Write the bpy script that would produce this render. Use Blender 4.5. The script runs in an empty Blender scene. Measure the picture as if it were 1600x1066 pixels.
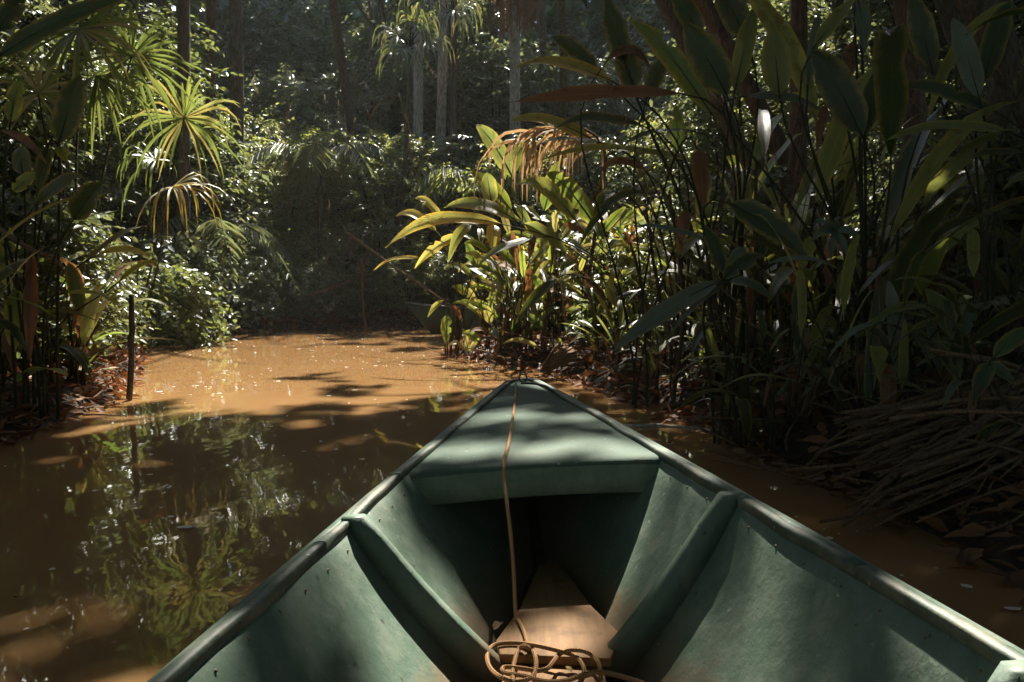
import bpy, math, random
import numpy as np
from mathutils import Vector, Matrix

random.seed(7)
rng = np.random.default_rng(11)
scene = bpy.context.scene
col = scene.collection

# ------------------------------------------------------------------ camera, sky, sun, exposure
FPX, CX, CY, HOR, CAMH = 1386.0, 800.0, 533.0, 440.0, 1.05
PITCH = math.atan((CY - HOR) / FPX)
cam_d = bpy.data.cameras.new('camera')
cam = bpy.data.objects.new('camera', cam_d)
col.objects.link(cam)
cam_d.sensor_width = 36.0
cam_d.lens = 36.0 * FPX / 1600.0
cam_d.clip_start, cam_d.clip_end = 0.05, 2000.0
cam.location = (0, 0, CAMH)
cam.rotation_euler = (math.pi / 2 - PITCH, 0, 0)
scene.camera = cam

SUN_EL, SUN_AZ = math.radians(52), math.radians(6)      # azimuth clockwise from +Y
S = np.array([math.cos(SUN_EL) * math.sin(SUN_AZ), math.cos(SUN_EL) * math.cos(SUN_AZ), math.sin(SUN_EL)])
world = bpy.data.worlds.new('World')
scene.world = world
world.use_nodes = True
wn = world.node_tree
wn.nodes.clear()
sky = wn.nodes.new('ShaderNodeTexSky')
sky.sky_type = 'NISHITA'
sky.sun_disc = False
sky.sun_elevation = SUN_EL
sky.sun_rotation = SUN_AZ
bgn = wn.nodes.new('ShaderNodeBackground')
bgn.inputs['Strength'].default_value = 0.10
won = wn.nodes.new('ShaderNodeOutputWorld')
wn.links.new(sky.outputs[0], bgn.inputs[0])
wn.links.new(bgn.outputs[0], won.inputs[0])
sun_d = bpy.data.lights.new('sun', 'SUN')
sun_d.energy = 5.0
sun_d.angle = math.radians(0.7)
sun_d.color = (1.0, 0.94, 0.84)
sun = bpy.data.objects.new('sun', sun_d)
col.objects.link(sun)
sun.rotation_euler = Vector(S).to_track_quat('Z', 'Y').to_euler()
sun.location = (4, 8, 30)

vs = scene.view_settings
vs.view_transform = 'Standard'
vs.look = 'None'
vs.exposure = 1.9
vs.gamma = 1.0
vs.use_curve_mapping = False
cy = scene.cycles
cy.max_bounces = 7
cy.diffuse_bounces = 3
cy.glossy_bounces = 3
cy.transmission_bounces = 4
cy.transparent_max_bounces = 4
cy.sample_clamp_indirect = 4.0
cy.caustics_reflective = False
cy.caustics_refractive = False
cy.use_denoising = True
cy.volume_bounces = 1

# ------------------------------------------------------------------ helpers
def P(px, py, d):
    """a point of the place seen at photo pixel px,py at d metres ahead"""
    c, s = math.cos(PITCH), math.sin(PITCH)
    u, v = (px - CX) / FPX, (CY - py) / FPX
    return np.array([d * u, d * (c + v * s), CAMH + d * (-s + v * c)])

_tab = rng.random((256, 256))
def vnoise(x, y, seed=0):
    x = np.asarray(x, float) + seed * 17.31
    y = np.asarray(y, float) + seed * 7.77
    xi, yi = np.floor(x).astype(int), np.floor(y).astype(int)
    fx, fy = x - xi, y - yi
    fx, fy = fx * fx * (3 - 2 * fx), fy * fy * (3 - 2 * fy)
    g = lambda a, b: _tab[a % 256, b % 256]
    return (g(xi, yi) * (1 - fx) + g(xi + 1, yi) * fx) * (1 - fy) + (g(xi, yi + 1) * (1 - fx) + g(xi + 1, yi + 1) * fx) * fy

WATER = np.array([(3, -30), (2.3, -5), (1.78, 3.2), (1.66, 4.3), (1.38, 6.3), (.88, 8.5), (.37, 10.4), (-.25, 11.6), (-1.0, 12.7),
                  (-.8, 13.6), (.6, 14.6), (3, 15.6), (5, 17), (4, 18.6), (0, 19.2), (-2, 19.4), (-5, 18.8), (-6.6, 16.5), (-5.5, 13),
                  (-4.35, 10), (-3.6, 8), (-3.3, 5.6), (-3.4, 3), (-4, -5), (-5, -30)], float)
def wsdf(x, y):
    """signed distance to the water's edge, negative over water"""
    x, y = np.asarray(x, float), np.asarray(y, float)
    d2 = np.full(x.shape, 1e9)
    ins = np.zeros(x.shape, bool)
    n = len(WATER)
    for i in range(n):
        ax, ay = WATER[i]; bx, by = WATER[(i + 1) % n]
        ex, ey = bx - ax, by - ay
        t = np.clip(((x - ax) * ex + (y - ay) * ey) / (ex * ex + ey * ey), 0, 1)
        d2 = np.minimum(d2, (x - ax - t * ex) ** 2 + (y - ay - t * ey) ** 2)
        c = ((ay > y) != (by > y)) & (x < ex * (y - ay) / (ey if ey else 1e-9) + ax)
        ins ^= c
    d = np.sqrt(d2)
    return np.where(ins, -d, d)

def gz(x, y):
    x, y = np.asarray(x, float), np.asarray(y, float)
    d = wsdf(x, y) + .35 * (vnoise(x * 1.3, y * 1.3, 3) - .5)
    up = .30 * (1 - np.exp(-np.maximum(d, 0) / .5)) + .035 * np.minimum(np.maximum(d, 0), 14)
    up = up + np.minimum(np.maximum(d, 0), 1) * (.22 * (vnoise(x * .8, y * .8, 5) - .4) + .07 * (vnoise(x * 3, y * 3, 6) - .5))
    dn = -.8 * (1 - np.exp(np.minimum(d, 0) / .7))
    return np.where(d > 0, up, dn)

def mesh_np(name, V, F, uv=None, rnd=None, smooth=False):
    V = np.asarray(V, np.float32)
    me = bpy.data.meshes.new(name)
    if isinstance(F, np.ndarray):
        m, k = F.shape
        idx = F.ravel().astype(np.int32)
        start = np.arange(0, m * k, k, dtype=np.int32)
    else:
        idx = np.array([i for f in F for i in f], np.int32)
        ln = np.array([len(f) for f in F])
        m = len(F)
        start = np.concatenate([[0], np.cumsum(ln)[:-1]]).astype(np.int32)
    me.vertices.add(len(V)); me.vertices.foreach_set('co', V.ravel())
    me.loops.add(len(idx)); me.loops.foreach_set('vertex_index', idx)
    me.polygons.add(m); me.polygons.foreach_set('loop_start', start)
    if smooth:
        me.polygons.foreach_set('use_smooth', np.ones(m, bool))
    if uv is not None:
        l = me.uv_layers.new(name='UVMap')
        l.data.foreach_set('uv', np.asarray(uv, np.float32)[idx].ravel())
    if rnd is not None:
        a = me.attributes.new('rnd', 'FLOAT', 'POINT')
        a.data.foreach_set('value', np.asarray(rnd, np.float32))
    me.update(calc_edges=True)
    me.validate()
    return me

def obj(name, me, mat=None, parent=None, kind=None):
    o = bpy.data.objects.new(name, me)
    col.objects.link(o)
    if mat is not None and me is not None and not me.materials:
        me.materials.append(mat)
    if parent is not None:
        o.parent = parent
    if kind:
        o['kind'] = kind
    return o

def thing(name, label, cat, loc=(0, 0, 0), group=None, rz=0.0, sc=1.0):
    o = bpy.data.objects.new(name, None)
    col.objects.link(o)
    o.empty_display_size = .1
    o.location = [float(v) for v in loc]
    o.rotation_euler = (0, 0, rz)
    o.scale = (sc, sc, sc)
    tag(o, label, cat, group)
    return o

def tag(o, label, cat, group=None):
    o['label'] = label
    o['category'] = cat
    if group:
        o['group'] = group

def copy_tree(src, parent=None):
    c = src.copy()
    col.objects.link(c)
    if parent is not None:
        c.parent = parent
    for ch in src.children:
        copy_tree(ch, c)
    return c

def nrm(v):
    v = np.asarray(v, float)
    return v / (np.linalg.norm(v, axis=-1, keepdims=True) + 1e-12)

def tube(pts, rad, n=6, cap=True):
    pts = np.asarray(pts, float)
    rad = np.broadcast_to(np.asarray(rad, float), (len(pts),))
    T = nrm(np.gradient(pts, axis=0))
    a = np.array([0, 0, 1.0]) if abs(T[0][2]) < .9 else np.array([1.0, 0, 0])
    u = nrm(np.cross(T[0], a))
    ang = np.arange(n) * 2 * math.pi / n
    V = []
    for i in range(len(pts)):
        u = nrm(u - T[i] * np.dot(u, T[i]))
        w = np.cross(T[i], u)
        V.append(pts[i] + rad[i] * (np.cos(ang)[:, None] * u + np.sin(ang)[:, None] * w))
    V = np.concatenate(V)
    F = []
    for i in range(len(pts) - 1):
        for j in range(n):
            k = (j + 1) % n
            F.append((i * n + j, i * n + k, (i + 1) * n + k, (i + 1) * n + j))
    if cap:
        F.append(tuple(range(n))[::-1])
        F.append(tuple((len(pts) - 1) * n + j for j in range(n)))
    return V, F

def join(parts):
    V, F, o = [], [], 0
    for v, f in parts:
        V.append(np.asarray(v)); F += [tuple(int(i) + o for i in q) for q in f]
        o += len(v)
    return np.concatenate(V), F

def catmull(pts, m=6):
    p = np.asarray(pts, float)
    p = np.vstack([2 * p[0] - p[1], p, 2 * p[-1] - p[-2]])
    out = []
    for i in range(1, len(p) - 2):
        for t in np.arange(m) / m:
            a, b, c, d = p[i - 1], p[i], p[i + 1], p[i + 2]
            out.append(.5 * ((2 * b) + (-a + c) * t + (2 * a - 5 * b + 4 * c - d) * t * t + (-a + 3 * b - 3 * c + d) * t ** 3))
    out.append(p[-2])
    return np.array(out)

def bez(a, b, c, n=12):
    t = np.linspace(0, 1, n)[:, None]
    return (1 - t) ** 2 * a + 2 * t * (1 - t) * b + t * t * c

# ------------------------------------------------------------------ materials
class NT:
    def __init__(self, name):
        self.m = bpy.data.materials.new(name)
        self.m.use_nodes = True
        self.t = self.m.node_tree
        self.t.nodes.clear()
        self.out = self.n('ShaderNodeOutputMaterial')
    def n(self, kind, ins=None, **kw):
        nd = self.t.nodes.new(kind)
        for k, v in kw.items():
            setattr(nd, k, v)
        for k, v in (ins or {}).items():
            if isinstance(v, bpy.types.NodeSocket):
                self.t.links.new(v, nd.inputs[k])
            else:
                nd.inputs[k].default_value = v
        return nd
    def math(self, op, a, b=0.0, clamp=False):
        return self.n('ShaderNodeMath', {0: a, 1: b}, operation=op, use_clamp=clamp).outputs[0]
    def mix(self, f, a, b, blend='MIX'):
        nd = self.n('ShaderNodeMix', data_type='RGBA', blend_type=blend)
        for k, v in ((0, f), (6, a), (7, b)):
            if isinstance(v, bpy.types.NodeSocket):
                self.t.links.new(v, nd.inputs[k])
            else:
                nd.inputs[k].default_value = v if k == 0 else (*v, 1.0) if len(v) == 3 else v
        return nd.outputs[2]
    def noise(self, vec, scale, detail=4, rough=.55, dist=0.0):
        return self.n('ShaderNodeTexNoise', {'Vector': vec, 'Scale': scale, 'Detail': detail, 'Roughness': rough, 'Distortion': dist}).outputs['Fac']
    def step(self, x, lo, hi):
        return self.n('ShaderNodeMapRange', {0: x, 1: lo, 2: hi, 3: 0.0, 4: 1.0}, interpolation_type='SMOOTHSTEP').outputs[0]
    def coord(self, which='Object'):
        return self.n('ShaderNodeTexCoord').outputs[which]
    def bump(self, h, strength=.3, dist=.01, normal=None):
        nd = self.n('ShaderNodeBump', {'Height': h, 'Strength': strength, 'Distance': dist})
        if normal is not None:
            self.t.links.new(normal, nd.inputs['Normal'])
        return nd.outputs[0]
    def pbr(self, colr, rough=.5, normal=None, spec=.5, **ins):
        nd = self.n('ShaderNodeBsdfPrincipled')
        for k, v in {'Base Color': colr, 'Roughness': rough, 'Specular IOR Level': spec, **ins}.items():
            if isinstance(v, bpy.types.NodeSocket):
                self.t.links.new(v, nd.inputs[k])
            else:
                nd.inputs[k].default_value = (*v, 1.0) if isinstance(v, tuple) and len(v) == 3 and nd.inputs[k].type == 'RGBA' else v
        if normal is not None:
            self.t.links.new(normal, nd.inputs['Normal'])
        return nd.outputs[0]
    def done(self, shader):
        self.t.links.new(shader, self.out.inputs[0])
        return self.m

def leaf_mat(name, c1, c2, tr, edge=(.35, .27, .04), edge_amt=.0, spot=(.12, .06, .02), spot_amt=.0, rough=.38, tfac=.35, veins=True, spec=.5):
    b = NT(name)
    rnd = b.n('ShaderNodeAttribute', attribute_name='rnd').outputs['Fac']
    oi = b.n('ShaderNodeObjectInfo').outputs['Random']
    r = b.math('FRACT', b.math('ADD', rnd, oi))
    co = b.coord('Object')
    n1 = b.noise(co, 5.0 if veins else 1.3, 4)
    base = b.mix(b.math('ADD', b.math('MULTIPLY', r, .7), b.math('MULTIPLY', n1, .35), True), c1, c2)
    trc = b.mix(b.math('MULTIPLY', r, .8), tr, tuple(x * y for x, y in zip(tr, (1.25, .95, .7))))
    normal = None
    if veins:
        uv = b.n('ShaderNodeSeparateXYZ', {0: b.coord('UV')})
        v = b.math('ABSOLUTE', b.math('SUBTRACT', b.math('MULTIPLY', uv.outputs[0], 2.0), 1.0))
        t = uv.outputs[1]
        n2 = b.noise(co, 16.0, 5, .65)
        em = b.math('MULTIPLY', b.step(b.math('ADD', v, b.math('MULTIPLY', b.math('SUBTRACT', n2, .5), 1.1)), .55, 1.0), edge_amt)
        sm = b.math('MULTIPLY', b.step(b.math('ADD', b.noise(co, 9.0, 6, .7), b.math('MULTIPLY', oi, .12)), .60, .70), spot_amt)
        base = b.mix(em, base, edge)
        base = b.mix(sm, base, spot)
        trc = b.mix(em, trc, tuple(min(1, x * 2.2) for x in edge))
        trc = b.mix(sm, trc, spot)
        rib = b.step(v, .05, .015)
        base = b.mix(b.math('MULTIPLY', b.step(b.math('SINE', b.math('SUBTRACT', b.math('MULTIPLY', t, 170.0), b.math('MULTIPLY', v, 22.0))), .55, 1.0), .16), base, tuple(min(1, x * 1.9 + .01) for x in c2))
        base = b.mix(b.math('MULTIPLY', rib, .45), base, tuple(min(1, x * 2.2 + .02) for x in c2))
        vein = b.math('SINE', b.math('SUBTRACT', b.math('MULTIPLY', t, 170.0), b.math('MULTIPLY', v, 22.0)))
        normal = b.bump(b.math('ADD', b.math('MULTIPLY', vein, .25), b.noise(co, 22.0, 3)), .35, .006)
    pb = b.pbr(base, rough, normal, spec)
    tl = b.n('ShaderNodeBsdfTranslucent', {'Color': trc})
    if normal is not None:
        b.t.links.new(normal, tl.inputs['Normal'])
    mx = b.n('ShaderNodeMixShader', {0: tfac, 1: pb, 2: tl.outputs[0]})
    return b.done(mx.outputs[0])

M = {}
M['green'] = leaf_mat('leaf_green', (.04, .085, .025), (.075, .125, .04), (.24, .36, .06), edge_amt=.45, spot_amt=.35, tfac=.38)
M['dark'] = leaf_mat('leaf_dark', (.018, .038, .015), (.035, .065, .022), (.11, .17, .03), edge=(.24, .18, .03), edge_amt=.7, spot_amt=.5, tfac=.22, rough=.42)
M['grey'] = leaf_mat('leaf_grey', (.07, .10, .07), (.10, .135, .095), (.14, .19, .07), edge_amt=.15, spot_amt=.3, tfac=.25, rough=.36)
M['yellow'] = leaf_mat('leaf_yellow', (.22, .26, .07), (.32, .32, .10), (.54, .55, .14), edge=(.42, .28, .03), edge_amt=.8, spot=(.22, .09, .02), spot_amt=.5, tfac=.42)
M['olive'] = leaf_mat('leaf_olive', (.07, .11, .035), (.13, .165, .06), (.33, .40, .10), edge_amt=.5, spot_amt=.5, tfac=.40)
M['dead'] = leaf_mat('leaf_dead', (.10, .055, .028), (.19, .11, .055), (.30, .14, .05), edge=(.22, .12, .05), edge_amt=.5, spot=(.05, .025, .012), spot_amt=.6, rough=.7, tfac=.22, spec=.25)
M['palm'] = leaf_mat('leaf_palm', (.05, .09, .03), (.09, .14, .05), (.24, .34, .08), edge_amt=.2, spot_amt=.15, tfac=.33, rough=.34)
M['palm_pale'] = leaf_mat('leaf_palm_pale', (.16, .19, .12), (.26, .27, .17), (.42, .40, .12), edge_amt=.3, spot_amt=.2, tfac=.33, rough=.4)
M['palm_yellow'] = leaf_mat('leaf_palm_yellow', (.34, .30, .07), (.42, .36, .12), (.60, .50, .08), edge=(.4, .22, .03), edge_amt=.5, spot=(.3, .12, .02), spot_amt=.5, tfac=.35, rough=.45)
M['bush'] = leaf_mat('leaf_bush', (.040, .065, .03), (.09, .12, .055), (.20, .26, .07), tfac=.36, veins=False, rough=.42)
M['bush_grey'] = leaf_mat('leaf_bush_grey', (.06, .085, .055), (.12, .145, .09), (.20, .25, .10), tfac=.34, veins=False, rough=.4)
M['bush_light'] = leaf_mat('leaf_bush_light', (.07, .10, .035), (.14, .165, .06), (.30, .36, .09), tfac=.42, veins=False, rough=.42)
M['canopy'] = leaf_mat('leaf_canopy', (.03, .055, .02), (.07, .10, .03), (.16, .22, .03), tfac=.25, veins=False)
M['straw_leaf'] = leaf_mat('leaf_straw', (.26, .17, .10), (.42, .30, .19), (.50, .33, .17), edge_amt=.2, spot=(.2, .09, .04), spot_amt=.3, rough=.6, tfac=.3, spec=.3)
M['litter'] = leaf_mat('leaf_litter', (.06, .03, .016), (.25, .12, .048), (.30, .11, .03), tfac=.12, veins=False, rough=.65, spec=.25)

def bark_mat(name, c1, c2, moss=(.03, .05, .015), moss_amt=.3, scale=1.0):
    b = NT(name)
    co = b.coord('Object')
    st = b.n('ShaderNodeMapping', {'Vector': co, 'Scale': (9 * scale, 9 * scale, 2.2 * scale)}).outputs[0]
    n1, n2 = b.noise(st, 3.0, 8, .65), b.noise(co, 4 * scale, 5, .6)
    base = b.mix(b.step(n1, .3, .72), c1, c2)
    base = b.mix(b.math('MULTIPLY', b.step(n2, .52, .68), moss_amt), base, moss)
    return b.done(b.pbr(base, .85, b.bump(n1, .8, .03), .2))
M['bark'] = bark_mat('bark_brown', (.05, .04, .03), (.15, .125, .095))
M['bark_pale'] = bark_mat('bark_pale', (.2, .185, .155), (.48, .44, .37), moss_amt=.35)
M['bark_red'] = bark_mat('bark_reddish', (.06, .04, .03), (.17, .11, .08))
M['stem'] = bark_mat('stem_green_brown', (.025, .03, .014), (.07, .06, .03), scale=3)
M['stem_brown'] = bark_mat('stem_dry_brown', (.06, .035, .02), (.16, .10, .055), moss_amt=.15, scale=3)
M['straw'] = bark_mat('stalk_straw', (.14, .082, .045), (.34, .21, .115), moss=(.04, .03, .02), moss_amt=.5, scale=4)
M['thatch'] = bark_mat('thatch_brown', (.16, .09, .055), (.34, .2, .12), moss_amt=.1, scale=3)

# ground
b = NT('forest_soil')
co = b.coord('Object')
n1, n2, n3 = b.noise(co, 1.4, 6, .6), b.noise(co, 14, 6, .7), b.noise(co, 45, 4, .7)
c = b.mix(b.step(n2, .35, .68), (.018, .012, .008), (.075, .045, .025))
c = b.mix(b.math('MULTIPLY', b.step(n1, .45, .7), .5), c, (.03, .028, .014))
c = b.mix(b.math('MULTIPLY', b.step(n3, .56, .7), .5), c, (.15, .085, .04))
M['soil'] = b.done(b.pbr(c, .85, b.bump(b.math('ADD', n2, b.math('MULTIPLY', n3, .6)), .9, .05), .25))

# muddy water
b = NT('muddy_water')
co = b.coord('Object')
n1 = b.noise(co, .35, 3)
c = b.mix(n1, (.225, .122, .048), (.285, .165, .072))
st = b.n('ShaderNodeMapping', {'Vector': co, 'Scale': (1.0, .45, 1.0)}).outputs[0]
w = b.math('ADD', b.noise(st, 2.2, 2, .5), b.math('MULTIPLY', b.noise(st, 9.0, 2, .5), .18))
M['water'] = b.done(b.pbr(c, .02, b.bump(w, .05, .10), .5, **{'IOR': 1.33, 'Subsurface Weight': .55, 'Subsurface Radius': (.28, .16, .07), 'Subsurface Scale': 1.0}))

# boat paint
def paint(name, c1, c2, chalk, wear_amt=.5, r0=.42, spec=.35):
    b = NT(name)
    co = b.coord('Object')
    n1, n2, n3 = b.noise(co, 2.2, 6, .6), b.noise(co, 11, 7, .68), b.noise(co, 60, 4, .6)
    st = b.n('ShaderNodeMapping', {'Vector': co, 'Scale': (30, 2.0, 6)}).outputs[0]
    n4 = b.noise(st, 2.0, 4, .6)
    c = b.mix(b.step(n1, .3, .7), c1, c2)
    c = b.mix(b.math('MULTIPLY', b.step(b.math('ADD', n2, b.math('MULTIPLY', n1, .3)), .55, .82), wear_amt), c, chalk)
    c = b.mix(b.math('MULTIPLY', b.step(n4, .6, .72), .22), c, tuple(x * .5 for x in c1))
    c = b.mix(b.math('MULTIPLY', b.step(b.noise(co, 24, 3, .5), .69, .75), .75), c, (.03, .032, .022))
    c = b.mix(b.math('MULTIPLY', b.step(b.noise(co, 33, 2, .5), .71, .76), .6), c, (.42, .44, .36))
    s1 = b.n('ShaderNodeMapping', {'Vector': co, 'Scale': (3.0, 90, 40), 'Rotation': (.2, .3, .5)}).outputs[0]
    s2 = b.n('ShaderNodeMapping', {'Vector': co, 'Scale': (80, 2.5, 30), 'Rotation': (.1, -.4, -.2)}).outputs[0]
    for s_ in (s1, s2):
        c = b.mix(b.math('MULTIPLY', b.math('MULTIPLY', b.step(b.noise(s_, 1.0, 2, .5), .70, .74), b.step(n1, .45, .6)), .55), c, chalk)
    c = b.mix(b.math('MULTIPLY', b.step(b.noise(co, 3.1, 5, .7), .56, .74), .35), c, (.10, .075, .045))
    zl = b.n('ShaderNodeSeparateXYZ', {0: co}).outputs[2]
    c = b.mix(b.math('MULTIPLY', b.step(b.math('ADD', zl, b.math('MULTIPLY', n2, -.22)), .10, -.02), .8), c, (.15, .095, .05))
    rg = b.math('ADD', b.math('MULTIPLY', n2, .3), r0)
    nm = b.bump(b.math('ADD', b.math('MULTIPLY', n1, 2.0), b.math('ADD', n2, b.math('MULTIPLY', n3, .15))), .35, .012)
    return b.done(b.pbr(c, rg, nm, spec))
M['paint'] = paint('boat_green_paint', (.072, .115, .08), (.095, .142, .10), (.21, .24, .18), .42)
M['rail'] = paint('boat_rail_paint', (.035, .055, .038), (.07, .095, .066), (.22, .20, .14), .55)
M['deck'] = paint('boat_deck_paint', (.055, .092, .064), (.075, .115, .082), (.13, .145, .105), .45, .6, .18)
M['paint_far'] = paint('boat_dark_green_paint', (.05, .085, .065), (.075, .11, .085), (.12, .14, .11))
b = NT('floorboard_wood')
co = b.coord('Object')
st = b.n('ShaderNodeMapping', {'Vector': co, 'Scale': (22, 2.0, 8)}).outputs[0]
n1, n2 = b.noise(st, 2.0, 6, .6), b.noise(co, 9, 6, .6)
c = b.mix(b.step(n1, .3, .7), (.21, .115, .048), (.29, .165, .075))
c = b.mix(b.math('MULTIPLY', b.step(n2, .48, .70), .65), c, (.11, .062, .03))
M['wood'] = b.done(b.pbr(c, .75, b.bump(n1, .3, .006), .25))
b = NT('rope_tan')
co = b.coord('UV')
ux = b.n('ShaderNodeSeparateXYZ', {0: co})
wv = b.math('MULTIPLY', b.math('SINE', b.math('ADD', b.math('MULTIPLY', ux.outputs[1], 560.0), b.math('MULTIPLY', ux.outputs[0], 12.566))),
            b.math('SINE', b.math('SUBTRACT', b.math('MULTIPLY', ux.outputs[1], 560.0), b.math('MULTIPLY', ux.outputs[0], 12.566))))
c = b.mix(b.step(wv, -.7, .5), (.36, .19, .08), (.55, .32, .15))
c = b.mix(b.math('MULTIPLY', b.noise(b.coord('Object'), 7, 4), .35), c, (.34, .21, .11))
M['rope'] = b.done(b.pbr(c, .8, b.bump(wv, .8, .003), .2))
b = NT('dark_metal')
M['metal'] = b.done(b.pbr((.05, .048, .042), .5, None, .5, Metallic=.6))
b = NT('foam_speck')
M['foam'] = b.done(b.pbr((.62, .56, .44), .6, None, .3))
b = NT('float_yellow')
M['buoy'] = b.done(b.pbr((.25, .2, .05), .6, None, .3))

# ------------------------------------------------------------------ ground and water
def axis(lo, hi, step, far):
    a = list(np.arange(lo, hi + 1e-6, step))
    d, l, r = step, lo, hi
    pre, post = [], []
    while r < far:
        d *= 1.45; l -= d; r += d
        pre.append(l); post.append(r)
    return np.array(pre[::-1] + a + post)
gx, gy = axis(-9, 9, .16, 400), axis(-2, 24, .16, 400)
XX, YY = np.meshgrid(gx, gy)
ZZ = gz(XX, YY)
nx, ny = len(gx), len(gy)
ii = np.arange(nx * ny).reshape(ny, nx)
F = np.stack([ii[:-1, :-1], ii[:-1, 1:], ii[1:, 1:], ii[1:, :-1]], -1).reshape(-1, 4)
ground = obj('ground', mesh_np('ground', np.stack([XX, YY, ZZ], -1).reshape(-1, 3), F, smooth=True), M['soil'], kind='structure')
ground['label'] = 'dark leaf-strewn forest soil forming the banks of the creek'
wv_ = np.array([(-30, -40, 0), (30, -40, 0), (30, 24, 0), (-30, 24, 0)], float)
water = obj('water', mesh_np('water', wv_, np.array([[0, 1, 2, 3]])), M['water'], kind='structure')
water['label'] = 'muddy brown creek water with dappled sunlight and reflections'

# ------------------------------------------------------------------ dappled light: gaps in the canopy
LIT = [(-1.6, 8.9, 1.2, 1.1, .9), (-2.9, 11.5, 2.2, 3.2, .93), (-1.2, 10.5, 1.4, 2.2, .9), (.3, 12.6, 2.1, 3.2, .97), (-.8, 11.2, 1.6, 2.2, .95),  # hand-set sun patches; crown leaves in their rays are left out
       (-2.2, 4.7, .8, .4, .35), (-1.6, 2.6, 1.0, .6, .16), (-.1, 2.1, 1.1, 1.2, .64), (.1, 4.2, .5, 1.1, .52), (-1.9, 6.4, 1.5, 1.5, .2),
       (-5.4, 10.3, 1.1, 1.2, .9), (-4.9, 11.3, 1.0, .9, .92), (-4.2, 18.5, 2.8, 2.4, .8), (-6.0, 15.5, 1.4, 1.6, .35), (-1.5, 19.5, 2.5, 1.8, .5),
       (4.1, 10.9, 1.7, 1.8, .5), (2.3, 12.5, 1.5, 1.6, .8), (7.0, 12.5, 2.0, 2.0, .5), (-3.0, 26.0, 12.0, 7.0, .85), (-9.0, 16.0, 3.0, 4.0, .22), (2.0, 4.05, .45, .3, .4), (1.6, 2.6, .5, .4, .45), (-4.0, 7.2, .7, .6, .25)]
_smp = rng.random((2, 6000)) * 200
def _fld(x, y):
    return .6 * vnoise(x / .45, y / .7, 21) + .4 * vnoise(x / .17, y / .30, 22)
_srt = np.sort(_fld(_smp[0], _smp[1]))
def _fld2(u, v):
    return .8 * vnoise(u / .21, v / 1.1, 23) + .2 * vnoise(u / .09, v / .3, 24)
_srt2 = np.sort(_fld2(_smp[0], _smp[1]))
def lit_keep(p):
    """True for canopy leaves that stay, False where a gap lets the sun through"""
    k = (p[:, 2] - .5) / S[2]
    x, y = p[:, 0] - S[0] * k, p[:, 1] - S[1] * k
    l = np.full(len(p), .03)
    for cx, cy_, rx, ry, s in LIT:
        q = np.sqrt(((x - cx) / rx) ** 2 + ((y - cy_) / ry) ** 2)
        l = np.maximum(l, s * np.clip((1.18 - q) / .3, 0, 1))
    far_open = (p[:, 0] > -10) & (p[:, 0] < 1.3) & (p[:, 1] > 15.5) & (((p[:, 0] + 5.0) / 1.9) ** 2 + ((p[:, 1] - 16.3) / 1.7) ** 2 > 1)  # crowns thinned there to brighten the foliage behind the far bank
    l = np.where(far_open, np.maximum(l, .82), l)
    l = np.where((x > 1.4) & (y > 3.5) & (y < 11), np.maximum(l, .035), l)
    u, v = y + .25 * x, x - .25 * y                                                 # narrow gaps lying across the canoe
    rank = np.where((np.abs(x) < 1.2) & (y < 5.2), np.searchsorted(_srt2, _fld2(u, v)) / len(_srt2), np.searchsorted(_srt, _fld(x, y)) / len(_srt))
    skylight_gap = (((p[:, 0] + 4.2) / 3.2) ** 2 + ((p[:, 1] - 21.0) / 3.3) ** 2 < 1) | (((p[:, 0] + 4.9) / 2.2) ** 2 + ((p[:, 1] - 11.8) / 2.4) ** 2 < 1)          # crown leaves left out to let sky light reach the far bank
    return (rank > l) & ~skylight_gap

# ------------------------------------------------------------------ leaf builders
# small leaf: two quads folded along the midrib
_LT = np.array([(0, 0, 0), (.32, .5, .05), (.72, .36, .02), (1, 0, -.10), (.72, -.36, .02), (.32, -.5, .05)])
def leaves(pos, d, n, L, W):
    N = len(pos)
    d = nrm(d)
    s = nrm(np.cross(n, d))
    n = np.cross(d, s)
    L = np.broadcast_to(L, (N,))[:, None, None]
    W = np.broadcast_to(W, (N,))[:, None, None]
    V = pos[:, None] + _LT[None, :, 0:1] * L * d[:, None] + _LT[None, :, 1:2] * W * s[:, None] + _LT[None, :, 2:3] * L * n[:, None]
    o = (np.arange(N) * 6)[:, None]
    F = np.concatenate([o + np.array([0, 3, 2, 1]), o + np.array([0, 5, 4, 3])])
    return V.reshape(-1, 3), F, np.repeat(rng.random(N), 6)

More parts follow.
